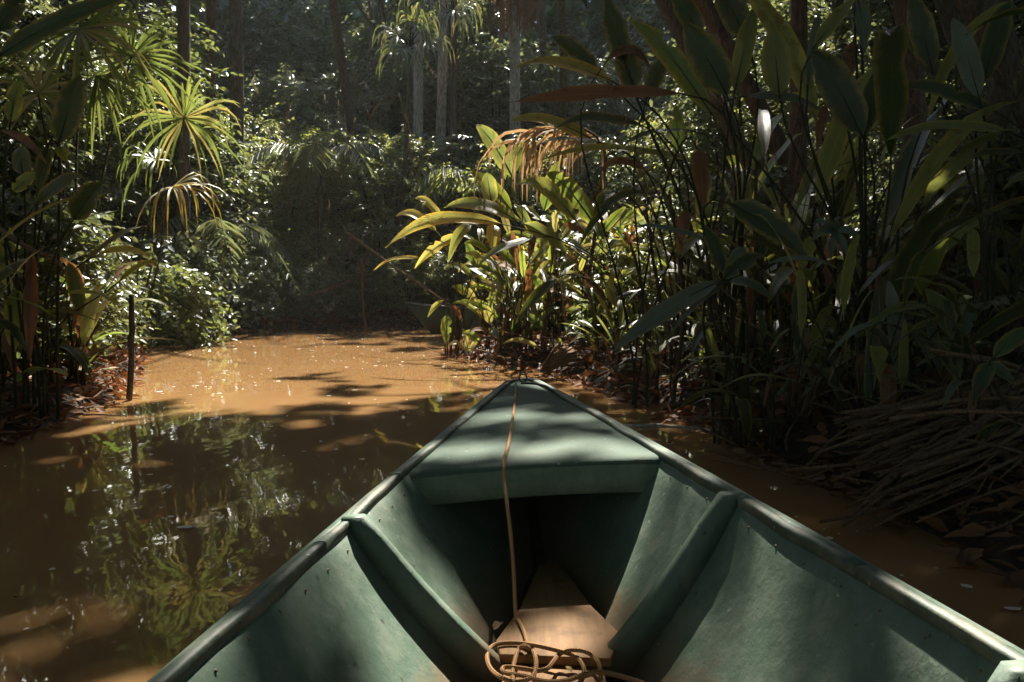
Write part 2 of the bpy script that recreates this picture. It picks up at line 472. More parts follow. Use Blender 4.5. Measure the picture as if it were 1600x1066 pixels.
def sprays(starts, dirs, lengths, per, leaf_L, leaf_W, droop=.35, tw_r=.004, flat=.7):
    """leafy twigs: returns leaf arrays and twig tubes"""
    n = len(starts)
    dirs = nrm(dirs)
    t = np.linspace(.12, 1, per)
    tt = t[None, :, None]
    dn = np.array([0, 0, -1.0])
    spine = starts[:, None] + dirs[:, None] * lengths[:, None, None] * tt + dn * (droop * lengths[:, None, None] * tt ** 2)
    tan = nrm(dirs[:, None] * lengths[:, None, None] + dn * (2 * droop * lengths[:, None, None] * tt))
    up = np.array([0, 0, 1.0]) + rng.normal(0, .35, (n, 1, 3))
    side = nrm(np.cross(tan, up))
    sg = np.where(np.arange(per) % 2 == 0, 1, -1)[None, :, None]
    ld = nrm(tan * .7 + side * sg * 1.0 + rng.normal(0, .25, spine.shape) + dn * .25)
    ln = nrm(np.array([0, 0, 1.0]) * flat + rng.normal(0, .38, spine.shape))
    jit = rng.uniform(.65, 1.25, (n, per))
    V, F, r = leaves(spine.reshape(-1, 3), ld.reshape(-1, 3), ln.reshape(-1, 3), (leaf_L * jit).ravel(), (leaf_W * jit).ravel())
    # twigs: 3-sided
    k = 4
    ts = np.linspace(0, 1, k)[None, :, None]
    sp = starts[:, None] + dirs[:, None] * lengths[:, None, None] * ts + dn * (droop * lengths[:, None, None] * ts ** 2)
    a = nrm(np.cross(dirs, np.array([.3, .2, 1.0])))
    b_ = np.cross(dirs, a)
    ring = np.stack([a, -.5 * a + .87 * b_, -.5 * a - .87 * b_], 1)
    rad = tw_r * np.linspace(1, .3, k)[None, :, None, None]
    TV = (sp[:, :, None] + ring[:, None] * rad).reshape(-1, 3)
    o = (np.arange(n) * k * 3)[:, None]
    TF = []
    for i in range(k - 1):
        for j in range(3):
            TF.append(o + np.array([i * 3 + j, i * 3 + (j + 1) % 3, (i + 1) * 3 + (j + 1) % 3, (i + 1) * 3 + j]))
    return V, F, r, TV, np.concatenate(TF)

def leaf_blade(B, T, width, sag=.12, face=45, fold=.18, wave=.06, rag=0.04, nu=17, nv=6, seed=0, rise=None, side_tilt=0.0):
    """big heliconia-like blade from base B to tip T. face: 0 lies flat, 90 turns to the camera"""
    rs = np.random.default_rng(seed)
    B, T = np.asarray(B, float), np.asarray(T, float)
    L = np.linalg.norm(T - B)
    ctrl = (B + T) / 2 + np.array([0, 0, sag * L * (1.6 if rise is None else rise)])
    sp = bez(B, ctrl, T, nu)
    sp[:, 2] -= rs.uniform(0, .35) * L * 1.6 * np.maximum(0, np.linspace(0, 1, nu) - .5) ** 2
    tan = nrm(np.gradient(sp, axis=0))
    mid = (B + T) / 2
    tc = nrm(np.array([0, 0, CAMH]) - mid)
    n0 = math.cos(math.radians(face)) * np.array([0, 0, 1.0]) + math.sin(math.radians(face)) * tc + side_tilt * np.array([1.0, 0, 0])
    sd = nrm(np.cross(tan, n0[None]))
    nn = np.cross(sd, tan)
    t = np.linspace(0, 1, nu)
    prof = np.minimum(1, t / .2) ** .7 * np.minimum(1, (1 - t) / .38) ** .66 * (1 - .12 * np.abs(2 * t - .9))
    prof = np.maximum(prof, .015)
    v = np.linspace(-1, 1, nv + 1)
    ph = rs.random(4) * 6.3
    w = width / 2 * prof
    Vv, UV = [], []
    tw = rs.normal(0, .12)
    tears = {(int(rs.integers(4, max(5, nu - 3))), int(rs.integers(0, 2))): rs.uniform(.3, .75) for _ in range(rs.integers(0, 4) if rs.random() < .45 else 0)}
    for i in range(nu):
        edge_l = 1 - rag * rs.random() * (.9 if rs.random() < .4 else .2)
        edge_r = 1 - rag * rs.random() * (.9 if rs.random() < .4 else .2)
        edge_l *= tears.get((i, 0), 1)
        edge_r *= tears.get((i, 1), 1)
        for j in range(nv + 1):
            e = edge_l if v[j] < 0 else edge_r
            x = w[i] * v[j] * e
            h = abs(v[j]) * fold * w[i] * (1 + .5 * math.sin(3 * t[i] + ph[0])) + wave * width * v[j] ** 2 * math.sin(9 * t[i] + ph[1] + (ph[2] if v[j] > 0 else 0)) + tw * x * t[i]
            Vv.append(sp[i] + sd[i] * x + nn[i] * h)
            UV.append((j / nv, t[i]))
    k = nv + 1
    F = [(i * k + j, i * k + j + 1, (i + 1) * k + j + 1, (i + 1) * k + j) for i in range(nu - 1) for j in range(nv)]
    return np.array(Vv), np.array(F), np.array(UV), sp, nn

_seed = [100]
def add_blade(parent, org, B, T, width, mat, stem_from=None, stem_r=.012, midrib=True, name='leaf', **kw):
    """one leaf part with its midrib sub-part and (optionally) its stalk; coordinates are world, org is the thing's base"""
    _seed[0] += 1
    V, F, UV, sp, nn = leaf_blade(B, T, width, seed=_seed[0], **kw)
    r = np.full(len(V), random.random())
    o = obj(name, mesh_np(name, V - org, F, UV, r, True), M[mat], parent)
    L = np.linalg.norm(np.asarray(T) - np.asarray(B))
    if midrib:
        k = slice(0, len(sp) - 1, 2)
        mv, mf = tube(sp[k] - nn[k] * .003 - org, np.linspace(min(.011, .03 * width + .003), .0015, len(sp[k])), 4)
        obj('midrib', mesh_np('midrib', mv, mf, smooth=True), M['dead' if mat == 'dead' else 'stem'], o)
    if stem_from is not None:
        g = np.asarray(stem_from, float)
        B = np.asarray(B, float)
        td = nrm(sp[1] - sp[0])
        h = max(.05, np.linalg.norm(B - g))
        a, b_, c_, d_ = g, g + np.array([0, 0, .55 * h]), B - td * .28 * h, B
        t = np.linspace(0, 1, 10)[:, None]
        pts = (1 - t) ** 3 * a + 3 * t * (1 - t) ** 2 * b_ + 3 * t * t * (1 - t) * c_ + t ** 3 * d_
        sv, sf = tube(pts - org, np.linspace(stem_r, .006, 10), 6)
        obj('stem', mesh_np('stem', sv, sf, smooth=True), M['stem'], parent)
    return o

def base_pt(px, d, sink=.04):
    x = (px - CX) / FPX * d
    z = float(gz(np.array([x]), np.array([d]))[0])
    return np.array([x, d, max(z, -.25) - sink])

def leafy_plant(name, label, base, specs, cat='plant', group=None, stem_r=.013):
    """specs: (bx,by,tx,ty,d0,d1,w_px,face,sag,mat[,extra])"""
    org = np.asarray(base, float)
    t = thing(name, label, cat, org, group)
    for i, s in enumerate(specs):
        bx, by, tx, ty, d0, d1, w, face, sag, mat = s[:10]
        ex = s[10] if len(s) > 10 else {}
        B, T = P(bx, by, d0), P(tx, ty, d1)
        g = org + np.array([random.uniform(-.12, .12), random.uniform(-.12, .12), 0])
        if ex.get('nostem'):
            g = None
        kw = {k: v for k, v in ex.items() if k != 'nostem'}
        add_blade(t, org, B, T, .9 * w * (d0 + d1) / 2 / FPX, mat, g, stem_r, face=face, sag=sag, **kw)
    return t
# ------------------------------------------------------------------ the canoe we sit in
BX, BY, BYAW, BHEEL = .0841, 5.0271, .0078, -.0612
def hw(s):
    return .07 + .1526 * s - .0017 * s * s if s < 5.2 else .07 + .1526 * 5.2 - .0017 * 27.04 - .05 * (s - 5.2)
def ztop(s):
    return .4919 + .0032 * s - .0012 * s * s
def bb(s):
    return max(.02, min(.19 * (s - 1.9), .62))
BM = Matrix.Translation((BX, BY, 0)) @ Matrix.Rotation(BYAW, 4, 'Z') @ Matrix.Rotation(BHEEL, 4, 'Y')
BMI = BM.inverted()
ZFL = .05
def wall(s, u, off=0.0):
    """inner hull wall at station s, u 0 at the gunwale to 1 at the floor (right side)"""
    zb = ZFL + .30 * math.exp(-s / .22)
    x = hw(s) + (bb(s) - hw(s)) * u + .018 * math.sin(math.pi * u) * min(1, s)
    z = ztop(s) + (zb - ztop(s)) * u
    y = -s - .22 * u * math.exp(-s / .5)
    return x + off, y, z

boat = thing('canoe', 'large green painted canoe with a pointed foredeck, its bow filling the foreground', 'canoe', (BX, BY, 0))
boat.rotation_euler = (0, BHEEL, BYAW)
st = [0, .05, .12, .25, .4, .6, .9, 1.2, 1.6, 2.0, 2.4, 2.8, 3.2, 3.6, 4.0, 4.5, 5.0, 5.6, 6.2, 6.8]
us = np.linspace(0, 1, 7)
V, F = [], []
for s in st:
    ring = []
    for u in us:
        x, y, z = wall(s, u); ring.append((-x, y, z))
    for u in us[::-1]:
        x, y, z = wall(s, u); ring.append((x, y, z))
    for u in us:
        x, y, z = wall(s, u, .022); ring.append((x, y, z - (.17 * u)))
    for u in us[::-1]:
        x, y, z = wall(s, u, .022); ring.append((-x, y, z - (.17 * u)))
    V += ring
n = 28
for i in range(len(st) - 1):
    for j in range(n):
        k = (j + 1) % n
        F.append((i * n + j, i * n + k, (i + 1) * n + k, (i + 1) * n + j))
F.append(tuple(range(n)))
F.append(tuple(range((len(st) - 1) * n, len(st) * n))[::-1])
hull = obj('hull', mesh_np('hull', V, F, smooth=False), M['paint'], boat)
# foredeck, rolled over at its rear edge
rows = [(s, 0.0) for s in (-.03, .1, .25, .5, .8, 1.1, 1.4, 1.7, 2.0, 2.15, 2.25)] + [(2.272, -.002), (2.285, -.009), (2.291, -.02)]
V, F = [], []
nv = 10
for s, dz in rows:
    w_ = max(.03, hw(max(s, 0)) - .008)
    for j in range(nv + 1):
        v = -1 + 2 * j / nv
        V.append((v * w_, -s, ztop(s) - .014 + dz + .012 * (1 - v * v) + .006 * (vnoise(s * 3, v * 2, 9) - .5)))
k = nv + 1
F = [(i * k + j, i * k + j + 1, (i + 1) * k + j + 1, (i + 1) * k + j) for i in range(len(rows) - 1) for j in range(nv)]
obj('deck', mesh_np('deck', V, F, smooth=True), M['deck'], boat)
V = []
for s, dz in ((2.291, -.0205), (2.292, -.06), (2.290, -.105), (2.278, -.112), (2.262, -.105)):
    w_ = wall(s, (.014 - dz) / (ztop(s) - ZFL))[0] + .006
    for j in range(nv + 1):
        v = -1 + 2 * j / nv
        V.append((v * w_, -s, ztop(s) - .014 + dz + .010 * (1 - v * v)))
F = [(i * k + j, i * k + j + 1, (i + 1) * k + j + 1, (i + 1) * k + j) for i in range(4) for j in range(nv)]
obj('deck_beam', mesh_np('deck_beam', V, F, smooth=True), M['paint'], boat)
# gunwale rails in lengths
PROF = [(-.015, -.024), (-.016, -.002), (-.013, .002), (.0, .003), (.011, .001), (.014, -.003), (.014, -.016), (.011, -.026)]
def rail(side, s0, s1):
    n_ = max(4, int((s1 - s0) / .07))
    V, F = [], []
    for i in range(n_ + 1):
        s = s0 + (s1 - s0) * i / n_
        wob = .006 * (vnoise(s * 4, side * 3 + 5, 31) - .5) + .003 * (vnoise(s * 13, side, 32) - .5)
        for dx, dz in PROF:
            V.append((side * (hw(s) + dx + wob), -s, ztop(s) + dz + .8 * wob + .004 * (vnoise(s * 7, dx * 30, 33) - .5)))
    m = len(PROF)
    for i in range(n_):
        for j in range(m):
            q = (j + 1) % m
            f = (i * m + j, i * m + q, (i + 1) * m + q, (i + 1) * m + j)
            F.append(f if side < 0 else f[::-1])
    F.append(tuple(range(m))); F.append(tuple(range(n_ * m, n_ * m + m))[::-1])
    obj('gunwale_rail', mesh_np('gunwale_rail', V, F), M['rail'], boat)
for side, cuts in ((-1, (.06, 2.38, 3.04, 4.4, 6.7)), (1, (.06, 2.9, 3.42, 5.0, 6.7))):
    for a, b_ in zip(cuts[:-1], cuts[1:]):
        rail(side, a + .002, b_ - .002)
V, F = [], []
m = len(PROF)
for i in range(13):
    a = math.pi * i / 12
    for dx, dz in PROF:
        r = .079 + dx
        V.append((-r * math.cos(a), -.06 + (r * .9) * math.sin(a), ztop(0) + dz + .004))
for i in range(12):
    for j in range(m):
        q = (j + 1) % m
        F.append((i * m + j, i * m + q, (i + 1) * m + q, (i + 1) * m + j))
obj('bow_rail', mesh_np('bow_rail', V, F, smooth=True), M['rail'], boat)
# web frames standing in from the hull sides
def rib(s0, side):
    V, F = [], []
    n_ = 9
    for i in range(n_):
        u = .015 + .985 * i / (n_ - 1)
        x, y, z = wall(s0, u)
        d = .058 + .050 * u
        if i == 0: d = .046
        th = .021 + .004 * math.sin(3 * u)
        for dx, dy in ((.012, -th), (.012, th), (-d + .008, th), (-d, th * .55), (-d, -th * .55), (-d + .008, -th)):
            V.append((side * (x + dx), y + dy, z + (.012 if i == 0 else 0)))
    for i in range(n_ - 1):
        for j in range(6):
            q = (j + 1) % 6
            F.append((i * 6 + j, i * 6 + q, (i + 1) * 6 + q, (i + 1) * 6 + j))
    F.append(tuple(range(6))[::-1]); F.append(tuple(range(6 * n_ - 6, 6 * n_)))
    obj('frame_rib', mesh_np('frame_rib', V, F, smooth=False), M['paint'], boat)
for s0 in (2.85, 3.86, 4.9):
    for side in (-1, 1):
        rib(s0, side)
# stem post inside the bow and a yellow float under the deck
x, y, z = wall(.5, 0)
V, F = tube([(0, -.42, .42), (0, -.5, .25), (0, -.62, .06)], [.05, .05, .055], 8)
obj('stem_post', mesh_np('stem_post', V, F, smooth=True), M['stem_brown'], boat)
# floorboards
def board(pts, z0, z1, th, name='floorboard'):
    n_ = len(pts)
    V = [(x, -s, (z0 if s < pts[0][1] + .3 else z1)) for x, s in pts] + [(x, -s, (z0 if s < pts[0][1] + .3 else z1) - th) for x, s in pts]
    F = [tuple(range(n_))] + [tuple(range(n_, 2 * n_))[::-1]] + [(i, i + n_, (i + 1) % n_ + n_, (i + 1) % n_) for i in range(n_)]
    o = obj(name, mesh_np(name, V, F), M['wood'], boat)
    bv = o.modifiers.new('edge', 'BEVEL'); bv.width = .004; bv.segments = 2
    return o
def local_on_plane(px, py, zc):
    o = BMI @ Vector((0, 0, CAMH))
    d = (BMI.to_3x3() @ Vector(P(px, py, 1.0) - np.array([0, 0, CAMH])))
    k = (zc - o.z) / d.z
    return o + d * k
ZB = .125
c = [local_on_plane(a, b_, ZB) for a, b_ in ((843, 880), (877, 880), (921, 943), (972, 992), (954, 1029), (781, 1022), (775, 1000), (812, 950))]
board([(p.x, -p.y) for p in c], ZB, ZB, .024)
c = [local_on_plane(a, b_, .10) for a, b_ in ((790, 1036), (940, 1040), (985, 1180), (760, 1180))]
board([(p.x, -p.y) for p in c], .10, .10, .024)
V, F = [], []
for i, s in enumerate((.9, 1.4, 1.9, 2.4, 2.9, 3.4, 4.0, 4.8, 5.6, 6.4)):
    w_ = bb(s) + .004
    V += [(-w_, -s, ZFL + .004), (w_, -s, ZFL + .004)]
F = [(2 * i, 2 * i + 1, 2 * i + 3, 2 * i + 2) for i in range(9)]
obj('bilge_floor', mesh_np('bilge_floor', V, F), M['soil'], boat)
# rivets under the rails
rv, rf = [], []
for i in range(3):
    for j in range(6):
        a, q = j * math.pi / 3, i * math.pi / 6
        rv.append((.0038 * math.cos(q) * math.cos(a), .0038 * math.cos(q) * math.sin(a), .0025 * math.sin(q)))
for i in range(2):
    for j in range(6):
        rf.append((i * 6 + j, i * 6 + (j + 1) % 6, (i + 1) * 6 + (j + 1) % 6, (i + 1) * 6 + j))
rf.append((12, 13, 14, 15, 16, 17))
riv = mesh_np('rivet', rv, rf)
for side in (-1, 1):
    s = 2.42
    while s < 4.4:
        x, y, z = wall(s, .11 + .05 * (vnoise(s * 3, side, 41) - .5))
        o = obj('rivet', riv, M['rail'], boat)
        o.location = (side * (x - .002), y, z)
        o.rotation_euler = (0, -side * 1.0, 0)
        s += .125 + .02 * random.random()
# bow eye
a = np.linspace(0, 2 * math.pi, 13)
V, F = tube(np.stack([.022 * np.cos(a), .004 * np.sin(a), .022 * np.sin(a)], 1), .006, 6)
o = obj('bow_eye', mesh_np('bow_eye', V, F, smooth=True), M['metal'], boat)
o.location = (.008, -.075, ztop(0) + .020)

# ------------------------------------------------------------------ rope
def rope_mesh(name, paths, r):
    V, F, UV, off = [], [], [], 0
    for pts in paths:
        pts = np.asarray(pts)
        v, f = tube(pts, r, 8)
        cum = np.concatenate([[0], np.cumsum(np.linalg.norm(np.diff(pts, axis=0), axis=1))])
        UV += [(j / 8, cum[i]) for i in range(len(pts)) for j in range(8)]
        V.append(v); F += [tuple(i + off for i in q) for q in f]
        off += len(v)
    return mesh_np(name, np.concatenate(V), F, UV, None, True)
def W(px, py, zc):
    p = BM @ local_on_plane(px, py, zc)
    return np.array(p)
def zoomp(a, b_):                                           # traced rope, given in an enlarged view of the boat's floor
    return 640 + a / 3.2, 740 + b_ / 3.2
R0 = .0056
p1 = [W(806, 600, ztop(0) + .02), W(806, 612, ztop(.3) + .004), W(803, 640, ztop(1) + .004), W(799, 668, ztop(1.5) + .005), W(794, 695, ztop(1.9) + .005),
      W(788, 716, ztop(2.2) + .006), W(787, 727, ztop(2.28) + .006)]
lip = p1[-1]
fl = W(806, 964, ZB + .008)
p1 += [lip + np.array([.000, -.022, -.04]), lip * .72 + fl * .28 + np.array([.0, -.012, .01]), lip * .36 + fl * .64 + np.array([.004, 0, .006]), fl]
for i, (a, b_) in enumerate(((545, 735), (572, 790), (590, 850), (618, 885), (632, 940), (625, 1000), (590, 1030), (520, 1040), (450, 1015), (405, 975), (388, 925), (398, 880), (440, 853),
                             (540, 848), (640, 862), (750, 888), (830, 915), (868, 965), (868, 1015), (840, 1060))):
    x, y = zoomp(a, b_)
    p1.append(W(x, y, ZB + .008 + (.011 if i in (4, 8, 14, 15) else 0)))
p2 = []
for i, (a, b_) in enumerate(((520, 1050), (515, 1000), (525, 940), (545, 880), (575, 862), (605, 880))):
    x, y = zoomp(a, b_); p2.append(W(x, y, ZB + .007 + .012 * (i == 4)))
p3 = []
for i, (a, b_) in enumerate(((955, 1030), (950, 960), (920, 915), (870, 888), (800, 883), (748, 905), (715, 945), (688, 975), (640, 986), (560, 975), (480, 968), (462, 985), (490, 1000), (570, 1012), (680, 1040),
                             (780, 1036), (870, 1006), (960, 994), (1040, 1010), (1130, 1036), (1175, 1060), (1160, 1110), (1000, 1150), (800, 1140))):
    x, y = zoomp(a, b_); p3.append(W(x, y, ZB + .010 + (.013 if i in (3, 4, 15, 16, 17) else 0)))
rope = obj('rope', rope_mesh('rope', [catmull(p, 6) for p in (p1, p2, p3)], R0), M['rope'])
tag(rope, 'tan braided mooring rope running over the foredeck and coiled on the floorboards', 'rope')
c1 = [W(815, 599, ztop(0) + .03), W(826, 599, ztop(0) + .032), W(842, 601, ztop(.2) + .026), W(856, 606, ztop(.4) + .022)]
c1 += [c1[-1] + np.array([.05, .02, -.06]), c1[-1] + np.array([.06, .02, -.22])]
cord = obj('cord', rope_mesh('cord', [catmull(c1, 5)], .006), M['metal'])
tag(cord, 'short dark cord tied through the bow eye and hanging over the side', 'cord')

# ------------------------------------------------------------------ canoe moored in the inlet
mb = P(632, 474, 18.4)
moored = thing('moored_canoe', 'dark green canoe moored bow-out behind the sunlit plants on the point', 'canoe', (mb[0], mb[1], 0))
moored.rotation_euler = (0, 0, math.radians(83))
V, F = [], []
ss = [0, .15, .4, .8, 1.3, 2, 3, 4.2]
for s in ss:
    w_ = .03 + .42 * (1 - math.exp(-s / 1.1))
    zt = .46 + .14 * math.exp(-s / .8)
    kb = .9 * math.exp(-s / .45)
    ring = [(-w_, -s, zt), (-w_ * .6, -s - .3 * kb, .12 + .2 * kb), (0, -s - .45 * kb, -.1 + .25 * kb), (w_ * .6, -s - .3 * kb, .12 + .2 * kb), (w_, -s, zt),
            (w_ - .03, -s, zt), (w_ * .55, -s - .3 * kb, .16 + .2 * kb), (0, -s - .45 * kb, .05 + .25 * kb), (-w_ * .55, -s - .3 * kb, .16 + .2 * kb), (-w_ + .03, -s, zt)]
    V += ring
for i in range(len(ss) - 1):
    for j in range(10):
        q = (j + 1) % 10
        F.append((i * 10 + j, i * 10 + q, (i + 1) * 10 + q, (i + 1) * 10 + j))
F += [tuple(range(10)), tuple(range(len(V) - 10, len(V)))[::-1]]
obj('hull', mesh_np('hull', V, F), M['paint_far'], moored)
for side in (-1, 1):
    pts = [(side * (.015 + .42 * (1 - math.exp(-s / 1.1))), -s, .475 + .14 * math.exp(-s / .8)) for s in ss]
    v, f = tube(pts, .025, 6)
    obj('gunwale_rail', mesh_np('gunwale_rail', v, f, smooth=True), M['rail'], moored)
V = np.array([(x, y, z) for z in (.40, .43) for x, y in ((-.32, -1.55), (.32, -1.55), (.34, -1.75), (-.34, -1.75))], float)
obj('thwart', mesh_np('thwart', V, [(3, 2, 1, 0), (4, 5, 6, 7), (0, 1, 5, 4), (1, 2, 6, 5), (2, 3, 7, 6), (3, 0, 4, 7)]), M['wood'], moored)
# ------------------------------------------------------------------ forest trees and the canopy over the creek
def trunk_mesh(base, top, r0, r1, bend=.3, seed=0, n=12, ns=10, buttress=.5):
    rs = np.random.default_rng(seed)
    ctrl = (base + top) / 2 + np.array([rs.normal(0, bend), rs.normal(0, bend), 0])
    pts = bez(base, ctrl, top, n)
    t = np.linspace(0, 1, n)
    rad = r0 + (r1 - r0) * t + r0 * buttress * np.exp(-t * n * .9)
    V, F = tube(pts, rad, ns)
    a = np.arange(len(V))
    V = V + (vnoise(a % ns * 1.7, a // ns * .6, seed)[:, None] - .5) * .12 * r0 * nrm(V - np.repeat(pts, ns, 0))
    return V, F, pts

def crown(center, rx, ry, rz, n, leaf, seed=0):
    """leaves gathered in clumps on a crown, with gaps where the sun comes through"""
    rs = np.random.default_rng(seed)
    nc = 34
    cd = nrm(rs.normal(0, 1, (nc, 3))) * (rs.random((nc, 1)) ** .45)
    cc = cd * np.array([rx, ry, rz])
    which = rs.integers(0, nc, n)
    p = center + cc[which] + rs.normal(0, 1, (n, 3)) * np.array([rx, ry, rz * .8]) * .20
    keep = lit_keep(p)
    p = p[keep]
    d = rs.normal(0, 1, p.shape) + np.array([0, 0, -.25])
    nn = np.array([0, 0, 1.0]) + rs.normal(0, .45, p.shape)
    L = leaf * rs.uniform(.7, 1.25, len(p))
    return leaves(p, d, nn, L, L * .5), cc + center

tree_ct = 0
def canopy_tree(cx, cy_, bx, by, h, r, n, seed, mat='bark', label=None, name='forest_tree', leaf=.36, r0=.17):
    global tree_ct
    base = np.array([bx, by, float(gz(np.array([bx]), np.array([by]))[0]) - .1])
    top = np.array([cx, cy_, h - 1.0])
    t = thing(name, label or 'tall forest tree whose leafy crown shades the creek from above', 'tree', base, None if label else 'canopy trees over the creek')
    V, F, pts = trunk_mesh(base, top, r0, r0 * .45, .5, seed)
    tr = obj('trunk', mesh_np('trunk', V - base, F, smooth=True), M[mat], t)
    (LV, LF, LR), cc = crown(np.array([cx, cy_, h]), r, r, r * .42, n, leaf, seed)
    rs = np.random.default_rng(seed)
    for i in range(5):
        q = pts[-1 - (i % 3)]
        e = cc[rs.integers(0, len(cc))]
        bv, bf = tube(bez(q, (q + e) / 2 + np.array([0, 0, .4]), e, 7) - base, np.linspace(r0 * .35, .02, 7), 6)
        obj('limb', mesh_np('limb', bv, bf, smooth=True), M[mat], t)
    obj('crown', mesh_np('crown', LV - base, LF, None, LR), M['canopy'], t, kind='stuff')
    return t

seed = 500
for gy_ in np.arange(-18.5, 37, 4.4):  # grid of unseen crowns set overhead to shade the creek and block sky
    for gx_ in np.arange(-17.3, 20, 4.4):
        seed += 1
        rs = np.random.default_rng(seed)
        cx_, cy2 = gx_ + rs.normal(0, .5), gy_ + rs.normal(0, .5)
        h = rs.uniform(10.2, 13.2)
        bx, by = cx_, cy2
        if gy_ > 22 and rs.random() < .6:
            continue
        if gy_ > 20:
            by = max(by + 5, 30.0)
        # trunks stand on the banks, never in the water or before the creek's open view
        for _ in range(60):
            if float(wsdf(np.array([bx]), np.array([by]))[0]) > 1.2 and not (-10.5 < bx < 5.5 and by < 28 and by > -1):
                break
            bx += .4 if bx > -2.0 else -.4
        near = -9 < gx_ < 15 and gy_ > 2
        fine = -6.5 < gx_ < 8.5 and 4 < gy_ < 15
        canopy_tree(cx_, cy2, bx, by, h, 3.3, 9000 if fine else 3600 if near else 1700, seed, random.choice(['bark', 'bark', 'bark_red']), leaf=.22 if fine else .36 if near else .5)

canopy_tree(-1.7, 10.3, -6.9, 8.6, 11.2, 2.6, 6000, 901, 'bark', 'added tree leaning in from the left bank, unseen crown shading the near water', leaf=.24)  # extra crown added to darken the lit water at lower left
canopy_tree(4.3, 13.2, 7.6, 12.6, 11.4, 3.0, 6000, 902, 'bark', 'added tree with a dense unseen crown shading the right bank plants', leaf=.26)  # extra crown added to keep sun off the right bank leaves
# trunks one can tell apart behind the far bank
def lone_trunk(name, label, px, py, px_top, d, w_px, mat, htop=9.5, crown_n=900, bend=.25):
    base = base_pt(px, d)
    top = P(px_top, 0, d)
    top = base + (top - base) * ((htop - base[2]) / (top[2] - base[2]))
    r = w_px * d / FPX / 2
    t = thing(name, label, 'tree', base)
    V, F, pts = trunk_mesh(base, top, r, r * .8, bend, int(px), 14, 12, .35)
    obj('trunk', mesh_np('trunk', V - base, F, smooth=True), M[mat], t)
    if crown_n:
        (LV, LF, LR), cc = crown(top + np.array([0, 0, .8]), 2.4, 2.4, 1.3, crown_n, .32, int(px))
        obj('crown', mesh_np('crown', LV - base, LF, None, LR), M['canopy'], t, kind='stuff')
        for i in range(4):
            bv, bf = tube(bez(pts[-2], (pts[-2] + cc[i]) / 2, cc[i], 6) - base, np.linspace(r * .5, .02, 6), 6)
            obj('limb', mesh_np('limb', bv, bf, smooth=True), M[mat], t)
    return t
lone_trunk('forest_tree', 'grey-brown tree trunk rising behind the bushes just right of the sunlit fan palm', 366, 250, 364, 20.5, 24, 'bark')
lone_trunk('forest_tree', 'pale straight trunk, the brighter one of the pair behind the sunlit bush', 657, 190, 655, 24.2, 18, 'bark_pale', bend=.05)
lone_trunk('forest_tree', 'pale mottled trunk leaning slightly right beside the straight pale trunk', 680, 190, 694, 24.5, 17, 'bark_pale', bend=.1)
lone_trunk('forest_tree', 'slim reddish brown trunk to the right of the two pale trunks', 712, 190, 712, 23.9, 13, 'bark_red', bend=.1)
lone_trunk('forest_tree', 'dark trunk at the upper left behind the fan palm fronds', 284, 100, 287, 17.5, 22, 'bark')
lone_trunk('forest_tree', 'brown trunk in the shade between the dark trunk and the grey-brown trunk', 318, 100, 326, 19.5, 17, 'bark_red')
lone_trunk('forest_tree', 'thin dim trunk behind the bushes left of the pale pair', 590, 190, 585, 27, 12, 'bark', bend=.3)
lone_trunk('forest_tree', 'broad shadowy trunk at the right edge behind the tall leaves', 1592, 100, 1588, 9.0, 44, 'bark')
lone_trunk('forest_tree', 'brown trunk behind the large dark leaves at the upper right', 1238, 60, 1232, 11.5, 28, 'bark_red')
lone_trunk('tree_stump', 'tall dark broken tree stump on the far bank beside the thin stake', 553, 480, 548, 20.3, 24, 'bark', htop=2.2, crown_n=0, bend=.1)

# ------------------------------------------------------------------ shrubs: prototypes with stems, twigs and leaves
def shrub_proto(name, label, cat, R, H, ntw, per, tl, L, Wd, mat, droop=.3, seed=0, low=.1, group=None, stem='stem', nstem=6, flat=.7):
    global rng
    t = thing(name, label, cat, (0, 0, 0), group)
    rs = np.random.default_rng(seed)
    th = rs.random(ntw) * 2 * math.pi
    rr = R * np.sqrt(rs.random(ntw)) * .8
    zz = H * (low + (1 - low) * rs.random(ntw) ** .8)
    prof = np.sqrt(np.clip(1 - ((zz / H - .45) / .62) ** 2, .08, 1))
    starts = np.stack([rr * prof * np.cos(th), rr * prof * np.sin(th), zz * .92], 1)
    th2 = th + rs.normal(0, .5, ntw)
    dirs = np.stack([np.cos(th2), np.sin(th2), rs.normal(.25, .35, ntw)], 1)
    V, F, r, TV, TF = sprays(starts, dirs, tl * rs.uniform(.6, 1.3, ntw), per, L, Wd, droop, .005, flat)
    obj('crown', mesh_np('crown', V, F, None, r), M[mat], t, kind='stuff')
    obj('twigs', mesh_np('twigs', TV, TF), M[stem], t, kind='stuff')
    for i in range(nstem):
        a = i * 2 * math.pi / nstem + rs.normal(0, .3)
        e = np.array([math.cos(a) * R * .55, math.sin(a) * R * .55, H * rs.uniform(.6, .95)])
        v, f = tube(bez(np.array([0, 0, -.15]) + rs.normal(0, .06, 3) * np.array([1, 1, 0]), np.array([e[0] * .3, e[1] * .3, e[2] * .7]), e, 7), np.linspace(.028 * max(1, H / 3), .007, 7), 5)
        obj('stem', mesh_np('stem', v, f, smooth=True), M[stem], t)
    return t
proto_tag = {}
def place(proto, x, y, sc, rz, label=None):
    first = proto.name not in proto_tag
    if first:
        proto_tag[proto.name] = (proto['label'], proto['group'])
    o = proto if first else copy_tree(proto)
    o['label'], o['group'] = proto_tag[proto.name]
    if label:
        o['label'] = label
        del o['group']
    z = max(float(gz(np.array([x]), np.array([y]))[0]), -.05)
    o.location = (x, y, z - .05)
    o.rotation_euler = (0, 0, rz)
    o.scale = (sc, sc, sc)
    return o
GB = 'bushes in the dim forest behind the banks'
